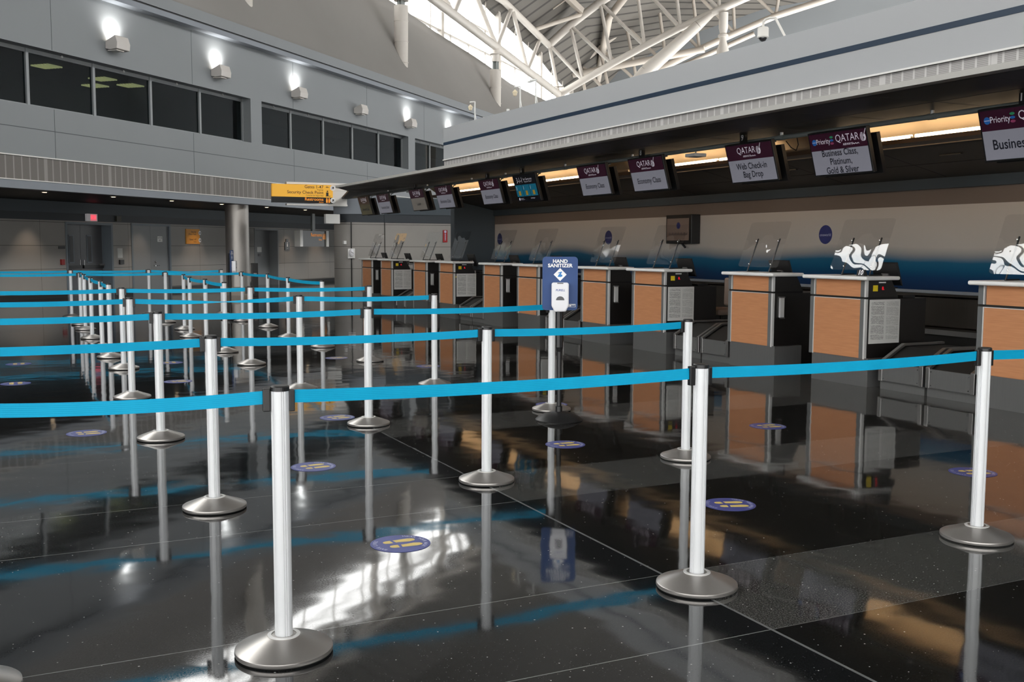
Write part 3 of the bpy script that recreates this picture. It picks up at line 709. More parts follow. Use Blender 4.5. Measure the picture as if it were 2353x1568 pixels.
p.flat(text2d('Security Check Point', .125, 'RIGHT', .006), yf(8.24, 29.735, 3.065)); p.flat(text2d('Control de Seguridad', .06, 'RIGHT'), yf(8.24, 29.735, 2.98))
p.flat(disc2(.022, 0, .07, 10), yf(8.36, 29.735, 3.04)); p.flat(rect2(-.04, .03, -.06, .04), yf(8.36, 29.735, 3.04)); p.flat(rect2(-.06, .09, -.075, -.06), yf(8.36, 29.735, 3.04))
p.flat(([(-.05, -.008), (.05, -.004), (.06, 0), (.05, .006), (.01, .008), (-.02, .035), (-.03, .035), (-.012, .008), (-.05, .006)], [tuple(range(9))]), yf(8.36, 29.735, 3.225))
loc(p, e).build('lettering', M['txt_black'], e)
p = MB(); p.flat(text2d('Restrooms', .125, 'RIGHT', .012), yf(8.24, 29.735, 2.87)); p.flat(text2d('Baños', .055, 'RIGHT'), yf(8.24, 29.735, 2.79))
for dx in (.08, .15):
    p.flat(disc2(.018, 0, .06, 10), yf(8.26+dx, 29.735, 2.84)); p.flat(rect2(-.024, .024, -.06, .04), yf(8.26+dx, 29.735, 2.84))
loc(p, e).build('amber_lettering', M['sign_amber'], e)
for z_ in (3.21, 2.85):
    p = MB(); p.flat(disc2(.078), yf(8.52, 29.730, z_)); d_ = loc(p, e).build('arrow_disc', M['txt_white'], e)
    p = MB(); A = frame((8.52, 29.726, z_), (1, 0, 1), (-1, 0, 1)); p.flat(([(-.05, -.009), (.005, -.009), (-.02, -.04), (.0, -.04), (.048, 0), (.0, .04), (-.02, .04), (.005, .009), (-.05, .009)], [tuple(range(9))]), A); loc(p, e).build('arrow', M['txt_black'], d_)
# small things on the nose wall
p = MB(); p.box(8.36, 8.79, 29.95, 30.15, 2.18, 2.46); o = tag(p.build('white_junction_box', M['white'], bevel=.01), 'plain white box projecting at the pier under the overhead sign', 'box')
p = MB(); p.path([(8.75, 30.1, 2.25), (8.9, 30.15, 2.28), (9.05, 30.25, 2.29)], .012, 6); p.build('arm', M['black'], o)
e = thing('wall_sanitizer_dispenser', 'grey and white hand sanitizer dispenser on the rounded wall left of the counters', 'dispenser', (9.222, 30.26, 1.3))
p = MB(); p.box(-.11, .11, -.02, .04, -.15, .15); p.build('back_plate', M['white'], e, bevel=.015)
p = MB(); p.sphere((-.01, -.05, .02), .08, 8, 12, (1, .7, 1.5)); p.build('soap_cover', M['sanit_white'], e, smooth=True)
p = MB(); p.flat(rect2(-.05, .05, -.006, .006), frame((-.01, -.112, .03), (1, 0, -.6), (.6, 0, 1))); p.build('nozzle_mark', M['txt_black'], e)
p = MB(); p.box(9.02, 9.10, 30.35, 30.5, 1.58, 1.68); tag(p.build('wall_switch', M['white']), 'small white switch plate on the end of the rounded wall', 'switch')
# ceiling tile behind far end (wall seen behind shields has the vertical red sign)
s = MB(); s.box(10.28, 13.0, 30.3, 30.5, 0, 2.24); struct(s.build('wall_far', M['tile']))
s = MB(); s.box(10.28, 13.0, 30.28, 30.5, 2.24, 2.49); struct(s.build('trim_22', M['navy_lo']))
s = MB(); s.box(10.28, 13.0, 30.26, 30.5, 2.49, 3.0); struct(s.build('trim_23', M['navy_band']))

# ================================================================== ROOF TRUSSES AND MASTS
def mast(t, ztip, ztop, lab, r=.29):
    k = 19.0; e = thing('roof_mast', lab, 'column', KT(k, t, ztip), 0)
    x, y = KT(k, t)[:2]
    zc = ztop-1.25
    p = MB(); p.lathe([(r*.9, 7.9), (r, ztip+1.6), (r, zc)], 24, (x, y)); loc(p, e).build('mast_tube', M['truss'], e, smooth=True)
    p = MB()
    for i in range(4): p.lathe([(r+.012, ztip+.4+i*.85), (r+.012, ztip+.43+i*.85)], 24, (x, y))
    loc(p, e).build('clamp_ring', M['truss'], e)
    p = MB(); p.box(x-.05, x+.05, y-.16, y+.16, zc-.05, zc+.5); p.box(x-.16, x+.16, y-.05, y+.05, zc-.05, zc+.5); loc(p, e).build('pin_joint', M['pipe'], e)
    p = MB(); p.lathe([(.2, zc+.42), (.2, ztop)], 20, (x, y)); loc(p, e).build('mast_head', M['truss'], e, smooth=True)
def zc1(t): return 12.62-(t-43.1)*.076 if t > 38 else 13.0
mast(28.7, 8.9, 13.0, 'white roof mast with pointed foot at the top edge of the frame, far left')
mast(40.25, 8.8, 12.8, 'tall white roof mast with ring clamps emerging from the curved shell, left of the glazing')
mast(51.75, 8.6, 12.0, 'white roof mast with a pin joint under the sloping tube, in front of the glazing')
mast(63.3, 8.6, 11.1, 'farthest white roof mast, mostly hidden behind the white fascia')
tr = thing('roof_truss', 'long white tubular roof truss running along the glazing to the V shaped node', 'truss', KT(19, 40, 12.7))
def member(nm, par, pts, r, m=None, sm=True):
    p = MB()
    for a, b_ in zip(pts[:-1], pts[1:]): p.tube(a, b_, r, n=16)
    return loc(p, par).build(nm, m or M['truss'], par, smooth=sm)
A = lambda t: KT(19, t, zc1(t))
member('bottom_chord', tr, [A(20), A(38.1), KT(19, 63.4, 11.07)], .215)
UL = [KT(19.75, 20, 14.6), KT(19.75, 40, 14.9), KT(19.75, 56.3, 14.0), KT(19.66, 63.3, 14.13)]
up = member('top_chord', tr, [KT(19.9, 24, 15.0), KT(19.9, 55.5, 15.15), KT(19.66, 63.3, 14.13)], .2)
for tb, ta, tc_ in ((40, 36.5, 43.5), (46, 43.5, 50.0), (51.9, 50.3, 56.7), (57.0, 56.8, 61.9)):
    for q in (ta, tc_): member('web_member', tr, [A(tb), KT(19.85, q, 15.05 if q < 60 else 14.2)], .115)
for tb, ta, tc_ in ((28, 25, 31), (34, 31, 36.5)):
    for q in (ta, tc_): member('web_member', tr, [A(tb), KT(19.85, q, 15.0)], .115)
# transverse truss at t = 63.3
def transverse(t, lab, mt, dz=0.0, rc=.215, dense=True):
    e = thing('roof_truss', lab, 'truss', KT(12, t, 14+dz))
    P = lambda k, z: KT(k, t, z+dz)
    bot = [(19.0, 11.07), (17.43, 11.87), (15.61, 12.79), (13.58, 13.74), (11.4, 14.7), (9.1, 15.6), (6.5, 16.55), (2, 17.7), (-6, 18.4), (-16, 18.4)]
    top = [(19.66, 14.2), (18.3, 15.3), (16.4, 16.55), (14.2, 17.75), (12.0, 18.7), (9.4, 19.5), (6.0, 20.1), (1.5, 20.6), (-6, 20.6), (-16, 20.6)]
    member('bottom_chord', e, [P(*q) for q in bot], rc, mt); member('top_chord', e, [P(*q) for q in top], rc*1.15, mt)
    for i in range(len(top)-1):
        member('web_member', e, [P(*top[i]), P(*bot[i])], rc*.5, mt)
        member('web_member', e, [P(*top[i]), P(*bot[i+1])], rc*.5, mt)
    return e
transverse(63.3, 'large white cross truss rising to the right from the V shaped node', M['truss'])
transverse(70.5, 'farther warm white cross truss behind the large one', M['truss_b'])
# box and tube purlins under the deck
def purlin(lab, pts, r, mt, sq=False):
    e = thing('roof_beam', lab, 'beam', pts[0])
    p = MB()
    for a, b_ in zip(pts[:-1], pts[1:]):
        p.tube(a, b_, r, n=4 if sq else 16)
    loc(p, e).build('beam_tube', mt, e, smooth=not sq); return e
purlin('square roof beam coming down onto the top chord near the upper picture edge', [KT(17.5, 63.0, 16.05), KT(19.0, 59.5, 17.6)], .24, M['truss_b'], True)
purlin('thin pale roof tube bracing left from the top chord to the glazing tube', [KT(17.5, 63.2, 15.9), KT(19.75, 60.6, 14.6)], .13, M['truss_b'])
purlin('large pale ridge tube running under the deck beyond the cross truss', [KT(19.6, 75, 13.5), KT(16.5, 66, 16.2), KT(10, 55.5, 18.4)], .24, M['truss_b'])
purlin('pale horizontal tube crossing behind the V node', [KT(20, 70, 13.4), KT(11, 70, 14.6)], .22, M['truss_b'])
purlin('pale roof tube fanning out low behind the cross truss', [KT(18.8, 72, 11.6), KT(8, 72, 15.8)], .17, M['truss_b'])
purlin('pale roof tube sweeping across the deck above the fascia', [KT(13, 74, 12.6), KT(0, 70, 14.6)], .2, M['truss_b'])
for i, (k, z) in enumerate(((15.4, 17.2), (11.9, 19.2))):
    purlin('slim %s pipe hung under the ribbed deck' % ['lower', 'upper'][i], [KT(k+3, 60, z-1.6), KT(k-4, 56, z+1)], .05, M['truss_b'])
# tapered strut and mast near the right end of the cross truss
e = thing('tapered_strut', 'fat tapered white strut descending left behind the fascia from the cross truss', 'strut', KT(9.4, 63.3, 15.4))
p = MB(); p.tube(KT(9.5, 63.2, 15.35), KT(10.3, 63.0, 14.7), .16, .30, 20); p.tube(KT(10.3, 63.0, 14.7), KT(13.3, 62.6, 12.1), .30, .42, 20); p.tube(KT(13.3, 62.6, 12.1), KT(17, 62, 8), .42, .3, 20); loc(p, e).build('strut_tube', M['truss'], e, smooth=True)
e = thing('tapered_mast', 'white mast with narrowed collar standing right of the tapered strut', 'column', KT(8.85, 63.3, 12))
x, y = KT(8.85, 63.3)[:2]
p = MB(); p.lathe([(.3, 6), (.42, 11.5), (.36, 13.2), (.2, 13.75), (.2, 14.0)], 20, (x, y)); loc(p, e).build('mast_tube', M['truss'], e, smooth=True)
p = MB(); p.lathe([(.3, 13.98), (.3, 14.1), (.2, 14.2), (.27, 14.5), (.27, 15.4)], 20, (x, y)); loc(p, e).build('mast_head', M['truss'], e, smooth=True)

# ================================================================== ON TOP OF THE CANOPY
e = thing('dome_camera', 'white dome security camera on a bent arm above the fascia', 'security camera', (7.25, 8.92, 3.63))
x, y, z = 7.25, 8.92, 3.78
p = MB(); p.lathe([(.055, z-.055), (.062, z-.045), (.058, z-.03), (.058, z+.045), (.05, z+.055)], 20, (x, y)); loc(p, e).build('housing', M['ceilwhite'], e, smooth=True)
p = MB(); p.sphere((x, y, z-.055), .042, 8, 16, (1, 1, .95)); loc(p, e).build('smoked_dome', M['dome'], e, smooth=True)
p = MB(); p.path([(x, y, z+.05), (x, y, z+.11), (x+.015, y-.02, z+.135), (x+.04, y-.06, z+.145), (x+.07, y-.11, z+.135), (x+.14, y-.26, z-.16)], .013, 10); loc(p, e).build('bent_arm', M['ceilwhite'], e, smooth=True)
for i, (y, lab) in enumerate(((16.85, 'small white lamp on a gooseneck post, leftmost on the canopy roof'), (15.05, 'small white lamp on a gooseneck post, middle of three on the canopy roof'), (14.5, 'flat headed white lamp post, rightmost of three on the canopy roof'))):
    x = 7.4; zt = (4.04, 4.06, 4.09)[i]
    e = thing('post_lamp', lab, 'lamp', (x, y, 3.40), 0, 'lamp posts on the canopy')
    p = MB(); p.path([(0, 0, 0), (0, 0, zt-3.4), (-.02, .16, zt-3.385)], .012, 8); p.tube((0, 0, .5), (.0, -.07, .3), .005, n=6); p.tube((0, -.07, .3), (0, -.09, 0), .005, n=6); p.build('post', M['white'], e)
    if i < 2: p = MB(); p.lathe([(.01, zt-3.4-.03), (.045, zt-3.4-.07), (.038, zt-3.4-.085), (.03, zt-3.4-.12), (.012, zt-3.4-.135)], 12, (-.02, .15)); p.build('lamp_shade', M['lamp_cream'], e, smooth=True)
    else: p = MB(); p.box(-.04, 0, .02, .2, zt-3.4-.02, zt-3.4); p.build('lamp_head', M['white'], e)
for i, (y, z) in enumerate(((16.45, 3.72), (15.5, 3.75), (14.5-.02+.25, 3.9))):
    if i == 2: continue
    e = thing('vent_stub', ['short white capped stub beside the leftmost lamp post on the canopy roof', 'short white capped stub on the canopy roof, beside the middle lamp post'][i], 'stub', (7.4, y, 3.4), 0, 'stubs on the canopy')
    p = MB(); p.tube((0, 0, 0), (0, 0, z-3.4), .01, n=8); p.build('stem', M['pipe'], e)
    p = MB(); p.lathe([(.026, z-3.4-.03), (.026, z-3.4+.01)], 12); p.build('cap', M['white'], e)

# ================================================================== STANCHIONS
def stanchion(lab, x, y, grp='belt stanchions'): 
    return dup(ST0, (x, y, 0), lab)
ST0 = thing('barrier_stanchion', 'x', 'stanchion', (0.859, 3.72, 0), 0, 'queue barrier stanchions')
p = MB(); p.lathe([(.172, 0), (.178, .006)], 56); p.build('rubber_foot', M['rubber'], ST0)
p = MB(); p.lathe([(.178, .006), (.180, .010), (.179, .022), (.174, .026), (.066, .066), (.060, .068)], 64); p.build('base', M['steel_base'], ST0, smooth=True)
p = MB(); p.lathe([(.060, .066), (.060, .070), (.046, .071), (.046, .066)], 40); p.build('collar', M['alustrip'], ST0)
prof = []
for i in range(64):
    a = 2*math.pi*i/64; r = .0325
    if i % 16 in (0, 3): r = .0295
    prof.append((r*math.cos(a), r*math.sin(a)))
p = MB(); p.prism(prof, 'z', .066, .985); p.build('pole', M['alu'], ST0)
p = MB(); p.lathe([(.0345, .982), (.0345, .997), (.031, 1.001), (.012, 1.001)], 32); p.build('cap', M['black'], ST0)
def belt_mesh(p, q, z0=.935, z1=.983, sag=.008, twist=0, tc=.55):
    """p,q ground points; ribbon from p to q"""
    p = Vector((p[0], p[1], 0)); q = Vector((q[0], q[1], 0)); d = (q-p); L_ = d.length; d.normalize(); nrm = Vector((-d.y, d.x, 0))
    n = 40; vs = []; fs = []; zc = (z0+z1)/2; h = (z1-z0)/2
    for i in range(n+1):
        s_ = i/n; c = p+(q-p)*s_; z = zc-sag*4*s_*(1-s_)
        if twist:
            a = twist*max(0, 1-abs(s_-tc)/(.45 if s_ < tc else .4)); a = a if a < 1.55 else 1.55
        else: a = .05*math.sin(3*s_+p.x*5)
        up_ = Vector((0, 0, math.cos(a)))+nrm*math.sin(a)
        th = (nrm*math.cos(a)-Vector((0, 0, math.sin(a))))*.0011
        b_ = Vector((c.x, c.y, z))
        vs += [b_-up_*h-th, b_+up_*h-th, b_+up_*h+th, b_-up_*h+th]
    for i in range(n):
        for j in range(4): fs.append((i*4+j, i*4+(j+1) % 4, i*4+4+(j+1) % 4, i*4+4+j))
    fs += [(3, 2, 1, 0), (n*4, n*4+1, n*4+2, n*4+3)]
    return vs, fs
def set_belt(o, a, b_, twist=0, sag=.008, tc=.55, lab=''):
    """the head of stanchion o, and the belt stretched from it to b_ as a thing of its own"""
    a = Vector((a[0], a[1], 0)); b_ = Vector((b_[0], b_[1], 0)); d = (b_-a).normalized(); nrm = Vector((-d.y, d.x, 0))
    c0 = a+d*.031; c1 = a+d*.052; c2 = b_-d*.0355; c3 = b_-d*.062
    def blk(c0, c1, w, z0, z1):
        return [tuple(v+Vector((0, 0, z))) for z in (z0, z1) for v in (c0-nrm*w, c1-nrm*w, c1+nrm*w, c0+nrm*w)]
    p = MB(); p.hexa(blk(c0, c1, .014, .905, .985)); loc(p, o).build('belt_cassette', M['black'], o, bevel=.003)
    e = thing('barrier_belt', lab, 'barrier belt', ((a+b_)/2).to_tuple(), 0, 'cyan queue barrier belts')
    p = MB(); vs, fs = belt_mesh(c1, c3, twist=twist, sag=sag, tc=tc); p.add(vs, fs); ob = loc(p, e).build('webbing', M['belt'], e)
    uv = ob.data.uv_layers.new(name='u')
    for pl in ob.data.polygons:
        for li in pl.loop_indices:
            vi = ob.data.loops[li].vertex_index; uv.data[li].uv = (vi//4/40, 1.0 if vi % 4 in (1, 2) else 0.0)
    p = MB(); p.hexa(blk(c3, c2, .012, .908, .992)); loc(p, e).build('end_clip', M['black'], e, bevel=.003)
ROWS = [  # (label row, y-position list of (x,y), labels)
 ('front', [(-.20, 3.83), (.859, 3.72), (2.693, 3.675), (4.481, 3.693), (6.25, 3.70)]),
 ('second', [(-.75, 6.03), (.999, 6.002), (2.705, 5.97), (4.303, 6.037)]),
 ('third', [(-.72, 8.42), (.997, 8.376), (2.674, 8.33), (4.452, 8.371)]),
 ('fourth', [(-.68, 10.80), (1.022, 10.779), (2.69, 10.70), (4.112, 10.456)]),
 ('fifth', [(-.6, 13.40), (1.185, 13.40), (2.703, 13.244), (4.20, 13.0)]),
]
far = ['left', 'middle', 'right']
LAB = {
 'front': ['silver stanchion just outside the lower left corner, only its base edge in view', 'largest silver stanchion, nearest the camera, left of centre in the front row', 'silver stanchion in the front row right of centre, beside a thinner one behind', 'silver stanchion at the right end of the front row, in front of counter eleven', 'silver stanchion outside the right edge holding the end of the front belt'],
 'second': ['silver stanchion outside the left edge holding the second row belt', 'second nearest silver stanchion on the left, base beside the largest one', 'silver stanchion in the middle of the second row, base on the long floor seam', 'silver stanchion ending the second row, partly behind the front row pole on the right'],
 'third': ['silver stanchion outside the left edge holding the third row belt', 'silver stanchion of the third row on the left, right of a footprint decal', 'silver stanchion of the third row near the picture centre left', 'silver stanchion directly behind the hand sanitizer stand'],
 'fourth': ['silver stanchion outside the left edge holding the fourth row belt', 'silver stanchion left of the third row pole, head of the twisted belt', 'silver stanchion at the right end of the twisted belt, right of the largest pole', 'slender silver stanchion at the right end of the fourth row'],
 'fifth': ['silver stanchion outside the left edge holding the fifth row belt', 'silver stanchion of the fifth row on the left, front of the receding file', 'silver stanchion in the middle of the fifth row, above the floor seam start', 'silver stanchion at the right end of the fifth row in front of counter one'],
}
first = True
BL = {
 'front': ['broad cyan belt running off the left edge from the largest stanchion', 'broad cyan belt between the largest stanchion and the front pole right of centre', 'cyan belt crossing in front of counters nine and ten', 'short piece of cyan belt at the right picture edge'],
 'second': ['cyan belt of the second row running off the left edge', 'cyan belt of the second row between its left and middle stanchions', 'cyan belt ending the second row, crossing the sanitizer pole'],
 'third': ['cyan belt of the third row running off the left edge', 'cyan belt of the third row between its left and middle stanchions', 'cyan belt of the third row ending behind the hand sanitizer sign'],
 'fourth': ['cyan belt of the fourth row running off the left edge', 'twisted cyan belt that thins to a line midway, fourth row', 'cyan belt ending the fourth row at the slender stanchion'],
 'fifth': ['cyan belt of the fifth row running off the left edge', 'cyan belt of the fifth row between its left and middle stanchions', 'cyan belt ending the fifth row in front of counter one'],
}
TW = {('fourth', 1): 1.5}
for row, pts in ROWS:
    objs = []
    for (x, y), lab in zip(pts, LAB[row]):
        if first: o = ST0; o.location = (x, y, 0); o['label'] = lab; first = False
        else: o = stanchion(lab, x, y)
        o.rotation_euler = (0, 0, 0); objs.append(o)
    BELTS = globals().setdefault('BELTS', [])
    for i in range(len(pts)-1): BELTS.append((objs[i], pts[i], pts[i+1], TW.get((row, i), 0), BL[row][i]))
FILES = [('left', [(1.15, 14.85), (1.15, 16.28), (1.125, 18.03), (1.14, 19.99), (1.14, 21.25), (1.09, 23.7)]),
         ('middle', [(2.69, 14.95), (2.68, 16.5), (2.624, 17.7), (2.765, 19.35), (2.7, 21.3), (2.66, 23.7)]),
         ('right', [(4.155, 15.14), (4.085, 16.97), (4.266, 19.3), (4.13, 21.0), (4.13, 23.25)])]
ordn = ['nearest', 'second', 'third', 'fourth', 'fifth', 'farthest']
FO = {}
for fn, pts in FILES:
    os_ = []
    for i, (x, y) in enumerate(pts):
        nm = ordn[i] if i < len(pts)-1 else 'farthest'
        o = stanchion('distant silver stanchion, %s of the %s file receding behind the fifth row' % (nm, fn), x, y); os_.append(o)
    FO[fn] = (os_, pts)
def fb(fn, i, j, tw=0):
    o, p_ = FO[fn]; BELTS.append((o[i], p_[i], p_[j], tw, 'dark looking cyan belt of the %s receding file, span %s' % (fn, {0: 'nearest the camera', 1: 'second from the camera', 2: 'third from the camera', 3: 'fourth from the camera'}[min(i, j)])))
for fn, prs in (('left', ((4, 3), (3, 2), (2, 1), (1, 0))), ('middle', ((3, 2), (2, 1), (1, 0))), ('right', ((3, 2), (2, 1), (1, 0)))):
    for a, c in prs: fb(fn, a, c)
for fi, nm in ((4, 'fifth'), (5, 'farthest')):
    o0 = stanchion('silver stanchion outside the left edge holding a far belt, %s row of the files' % nm, -.75, FILES[0][1][fi][1])
    rn = {4: 'nearer', 5: 'farther'}[fi]; BELTS.append((o0, (-.75, FILES[0][1][fi][1]), FILES[0][1][fi], 0, 'far cyan belt at the left edge, %s of the two farthest rows' % rn))
    a = FO['left']; m2 = FO['middle']; r_ = FO['right']
    BELTS.append((a[0][fi], a[1][fi], m2[1][fi], 0, 'far cyan belt before the lobby doors, %s of the two farthest rows' % rn)); BELTS.append((m2[0][fi], m2[1][fi], r_[1][fi-1], 1.2 if fi == 5 else 0, 'far cyan belt left of the steel column, %s of the two farthest rows' % rn))
for o, a, c, tw, lb in BELTS: set_belt(o, a, c, tw, sag=.012 if not tw else .02, lab=lb)

# ================================================================== SANITIZER STANDS
def sanitizer(lab, x, y, rz):
    e = thing('hand_sanitizer_stand', lab, 'hand sanitizer stand', (x, y, 0), rz)
    p = MB(); p.lathe([(.205, 0), (.207, .008), (.19, .022), (.14, .05), (.08, .068), (.035, .075)], 40); p.build('base', M['black'], e, smooth=True)
    p = MB(); p.lathe([(.03, .07), (.03, .12), (.021, .125), (.021, .60), (.032, .64)], 20); p.tube((0, 0, .64), (0, 0, 1.36), .032, n=8); p.build('pole', M['black'], e)
    p = MB(); p.prism(rrect(-.152, .152, .965, 1.425, .03), 'y', -.052, -.046); bd = p.build('sign_board', M['blue_sign'], e)
    F = lambda dx, z, d=-.0535: frame((dx, d, z), (1, 0, 0), (0, 0, 1))
    p = MB(); p.flat(text2d('HAND', .042, bold=.035, sx=1.05), F(0, 1.385)); p.flat(text2d('SANITIZER', .042, bold=.035, sx=1.05), F(0, 1.348)); p.build('lettering', M['txt_white'], bd)
    p = MB(); p.flat(([(0, -.056), (.056, 0), (0, .056), (-.056, 0)], [(0, 1, 2, 3)]), F(0, 1.272)); p.build('diamond', M['txt_white'], bd)
    p = MB(); p.flat(([(-.022, -.02), (.006, -.022), (.02, -.014), (.018, -.002), (.006, .002), (.016, .02), (.014, .026), (-.018, .016), (-.016, .01), (.0, .012), (-.014, -.002)], [tuple(range(11))]), F(0, 1.272, -.0545)); p.build('hands_pictogram', M['txt_blue'], bd)
    p = MB()
    for r_ in (rect2(.075, .135, .993, .996), rect2(.075, .135, 1.016, 1.019), rect2(.075, .078, .993, 1.019), rect2(.132, .135, .993, 1.019), rect2(.081, .096, .999, 1.013), rect2(.098, .128, 1.007, 1.013)): p.flat(r_, F(0, 0))
    p.build('corner_logo', M['txt_white'], bd)
    # dispenser
    q = [(-.05, .955), (-.062, .985), (-.074, 1.0), (-.074, 1.19), (-.068, 1.205), (.068, 1.205), (.074, 1.19), (.074, 1.0), (.062, .985), (.05, .955)]
    p = MB(); p.prism(q, 'y', -.14, -.054); ds = p.build('dispenser', M['sanit_white'], e, bevel=.012, seg=3)
    p = MB(); p.flat(text2d('PURELL', .024, bold=.02, shear=.2), F(0, 1.14, -.1405)); p.build('dispenser_lettering', M['txt_dblue'], ds)
    p = MB(); p.flat(([(.036*math.cos(math.pi*i/14), .034*math.sin(math.pi*i/14)) for i in range(15)], [tuple(range(15))]), F(0, 1.055, -.1405)); p.build('sensor_window', M['grey_ink'], ds)
    p = MB(); p.flat(rect2(-.026, .026, -.004, .004), F(0, 1.199, -.1405)); p.build('lock_slot', M['grey_ink'], ds)
    return e
sanitizer('black hand sanitizer stand with navy sign and white dispenser, near the centre', 4.261, 7.872, -.47)
sanitizer('distant hand sanitizer stand seen edge on in front of the steel column', 4.0, 21.6, 1.17)

# ================================================================== FLOOR DECALS
def decal_proto():
    e = thing('floor_decal', 'x', 'floor decal', (0, 0, 0), 0, 'round footprint decals on the floor')
    p = MB(); p.lathe([(.1525, .0005), (.1525, .0018)], 56); p.build('disc', M['decal_blue'], e)
    Z = Matrix.Translation((0, 0, .0024))
    def foot(dx, dy, fl):
        a = [(-.075, 0), (-.07, .016), (-.055, .024), (-.03, .026), (-.026, -.02), (-.05, -.022), (-.068, -.016)]
        c = [(-.016, .024), (.03, .028), (.065, .03), (.09, .022), (.098, .004), (.09, -.014), (.06, -.024), (.03, -.02), (.0, -.016), (-.01, -.018)]
        for poly in (a, c): p.flat(([(x+dx, y*fl+dy) for x, y in poly], [tuple(range(len(poly)))]), Z)
    p = MB(); foot(-.005, .038, 1); foot(.005, -.04, -1); p.build('footprints', M['decal_yellow'], e)
    p = MB()
    for word, mid, in (('WEAR YOUR MASK', 8), ('SAVE LIVES', 180)):
        n = len(word); step = 8.2
        for i, ch in enumerate(word):
            if ch == ' ': continue
            a = math.radians(mid+((n-1)/2-i)*step)
            Mx = Matrix.Translation((.128*math.cos(a), .128*math.sin(a), .0026)) @ Matrix.Rotation(a-math.pi/2, 4, 'Z')
            p.flat(text2d(ch, .027, bold=.03), Mx)
    p.build('lettering', M['decal_text'], e)
    return e
DL = [(1.725, 4.868, 0, 'round blue footprint decal nearest the camera, right of the largest stanchion base'), (1.807, 6.867, .1, 'round blue footprint decal directly right of the largest stanchion pole'), (2.534, 8.789, .1, 'round blue footprint decal on the long seam left of the third row stanchion base'),
 (3.763, 6.846, -.1, 'round blue footprint decal right below the hand sanitizer stand'), (3.748, 4.81, -.35, 'round blue footprint decal touching the front row pole right of centre'), (5.791, 4.825, -.3, 'round blue footprint decal behind the pole at the right end'),
 (5.715, 6.842, -.2, 'round blue footprint decal in the reflection of the wooden counters'), (.487, 8.881, 0, 'round blue footprint decal left of the third row stanchion base'), (4.614, 8.676, 0, 'round blue footprint decal behind the sanitizer stand base'),
 (-.017, 12.434, 1.57, 'round blue footprint decal at the left edge, lower of two'), (.024, 14.491, 1.57, 'round blue footprint decal at the left edge, upper of two'), (1.614, 11.901, 0, 'thin looking round decal between third and second row poles on the left'),
 (3.908, 13.562, 0, 'distant round decal left of the fifth row end stanchion'), (1.794, 13.866, 1.57, 'distant round decal above the thin one, right of the third row pole'), (4.691, 12.146, 0, 'distant round decal just left of the slender fourth row pole')]
D0 = decal_proto()
for i, (x, y, rz, lab) in enumerate(DL):
    if i == 0: D0.location = (x, y, 0); D0.rotation_euler = (0, 0, rz); D0['label'] = lab
    else: dup(D0, (x, y, 0), lab, rz)

# ================================================================== COUNTERS
def counter(kind, lab, y):
    """origin: front right corner on the floor; +x is the depth, +y runs away from the camera"""
    e = thing('check_in_counter', lab, 'check-in counter', (8.314, y, 0), 0, 'check-in counters')
    p = MB(); p.box(.0, .42, -.06, .81, 0, .31); p.build('kick_base', M['steel_dull'], e)
    p = MB(); p.box(.02, .45, .0, .86, .30 if kind == 'even' else .305, .955)
    p.box(.45, .90, .0, .84, .45, .955)
    if kind == 'odd': p.box(.42, .90, .0, .84, 0, .45)
    else: p.box(.45, .8, .30, .84, 0, .45)
    p.build('body', M['blackpanel'], e)
    p = MB(); p.prism([(.02, .975), (.475, .975), (.37, 1.16), (.02, 1.16)], 'y', .0, .86); p.build('upper_body', M['blackpanel'], e)
    p = MB(); p.box(.0, .03, .075, .79, .305, .955); p.build('lower_wood_panel', M['wood'], e)
    p = MB(); p.box(.0, .03, .075, .77, .978, 1.16); p.build('upper_wood_panel', M['wood'], e)
    for nm, y0, y1, m in (('corner_trim', -.004, .018, 'alustrip'), ('grey_strip', .018, .075, 'greystrip'), ('grey_strip', .802, .86, 'greystrip'), ('edge_trim', .79, .802, 'alustrip')):
        p = MB(); p.box(-.004, .03, y0, y1, .30, .955); p.box(-.004, .03, y0, y1, .978, 1.16); p.build(nm, M[m], e)
    p = MB(); p.box(-.002, .035, .018, .79, .948, .955); p.build('panel_trim', M['alustrip'], e)
    p = MB(); p.box(.01, .47, .0, .86, .955, .978); p.build('shadow_gap', M['rubber'], e)
    p = MB(); p.box(-.07, .43, -.07, .94, 1.16, 1.203); p.build('counter_top', M['top'], e, bevel=.018, seg=4)
    if kind == 'even':
        p = MB(); p.box(.10, .165, -.006, 0, 1.04, 1.105); p.build('yellow_label', M['yellow'], e)
        p = MB(); p.box(.18, .27, -.008, 0, 1.03, 1.115); dd = p.build('weight_display', M['black'], e)
        p = MB(); p.flat(text2d('8.', .05, bold=.03), frame((.24, -.0085, 1.07), (1, 0, 0), (0, 0, 1))); p.build('digits', M['redscr'], dd)
        p = MB(); p.box(.18, .28, -.006, 0, 1.128, 1.142); p.build('white_label', M['white'], e)
    else:
        p = MB(); p.box(.10, .16, -.03, -.0, .66, .90); p.build('cable_cover', M['alustrip'], e)
        p = MB(); p.box(.09, .17, -.033, -.028, .645, .66); p.box(.09, .17, -.033, -.0, .90, .915); p.build('cover_cap', M['steel'], e)
    return e
EV = counter('even', 'x', 8.40); OD = counter('odd', 'x', 9.93)
numw = {1: 'one', 2: 'two', 3: 'three', 4: 'four', 5: 'five', 6: 'six', 7: 'seven', 8: 'eight', 9: 'nine', 10: 'ten', 11: 'eleven'}
CY = {11: 6.09, 10: 8.40, 9: 9.925, 8: 12.24, 7: 13.775, 6: 16.15, 5: 17.68, 4: 20.01, 3: 21.61, 2: 23.95, 1: 25.50}
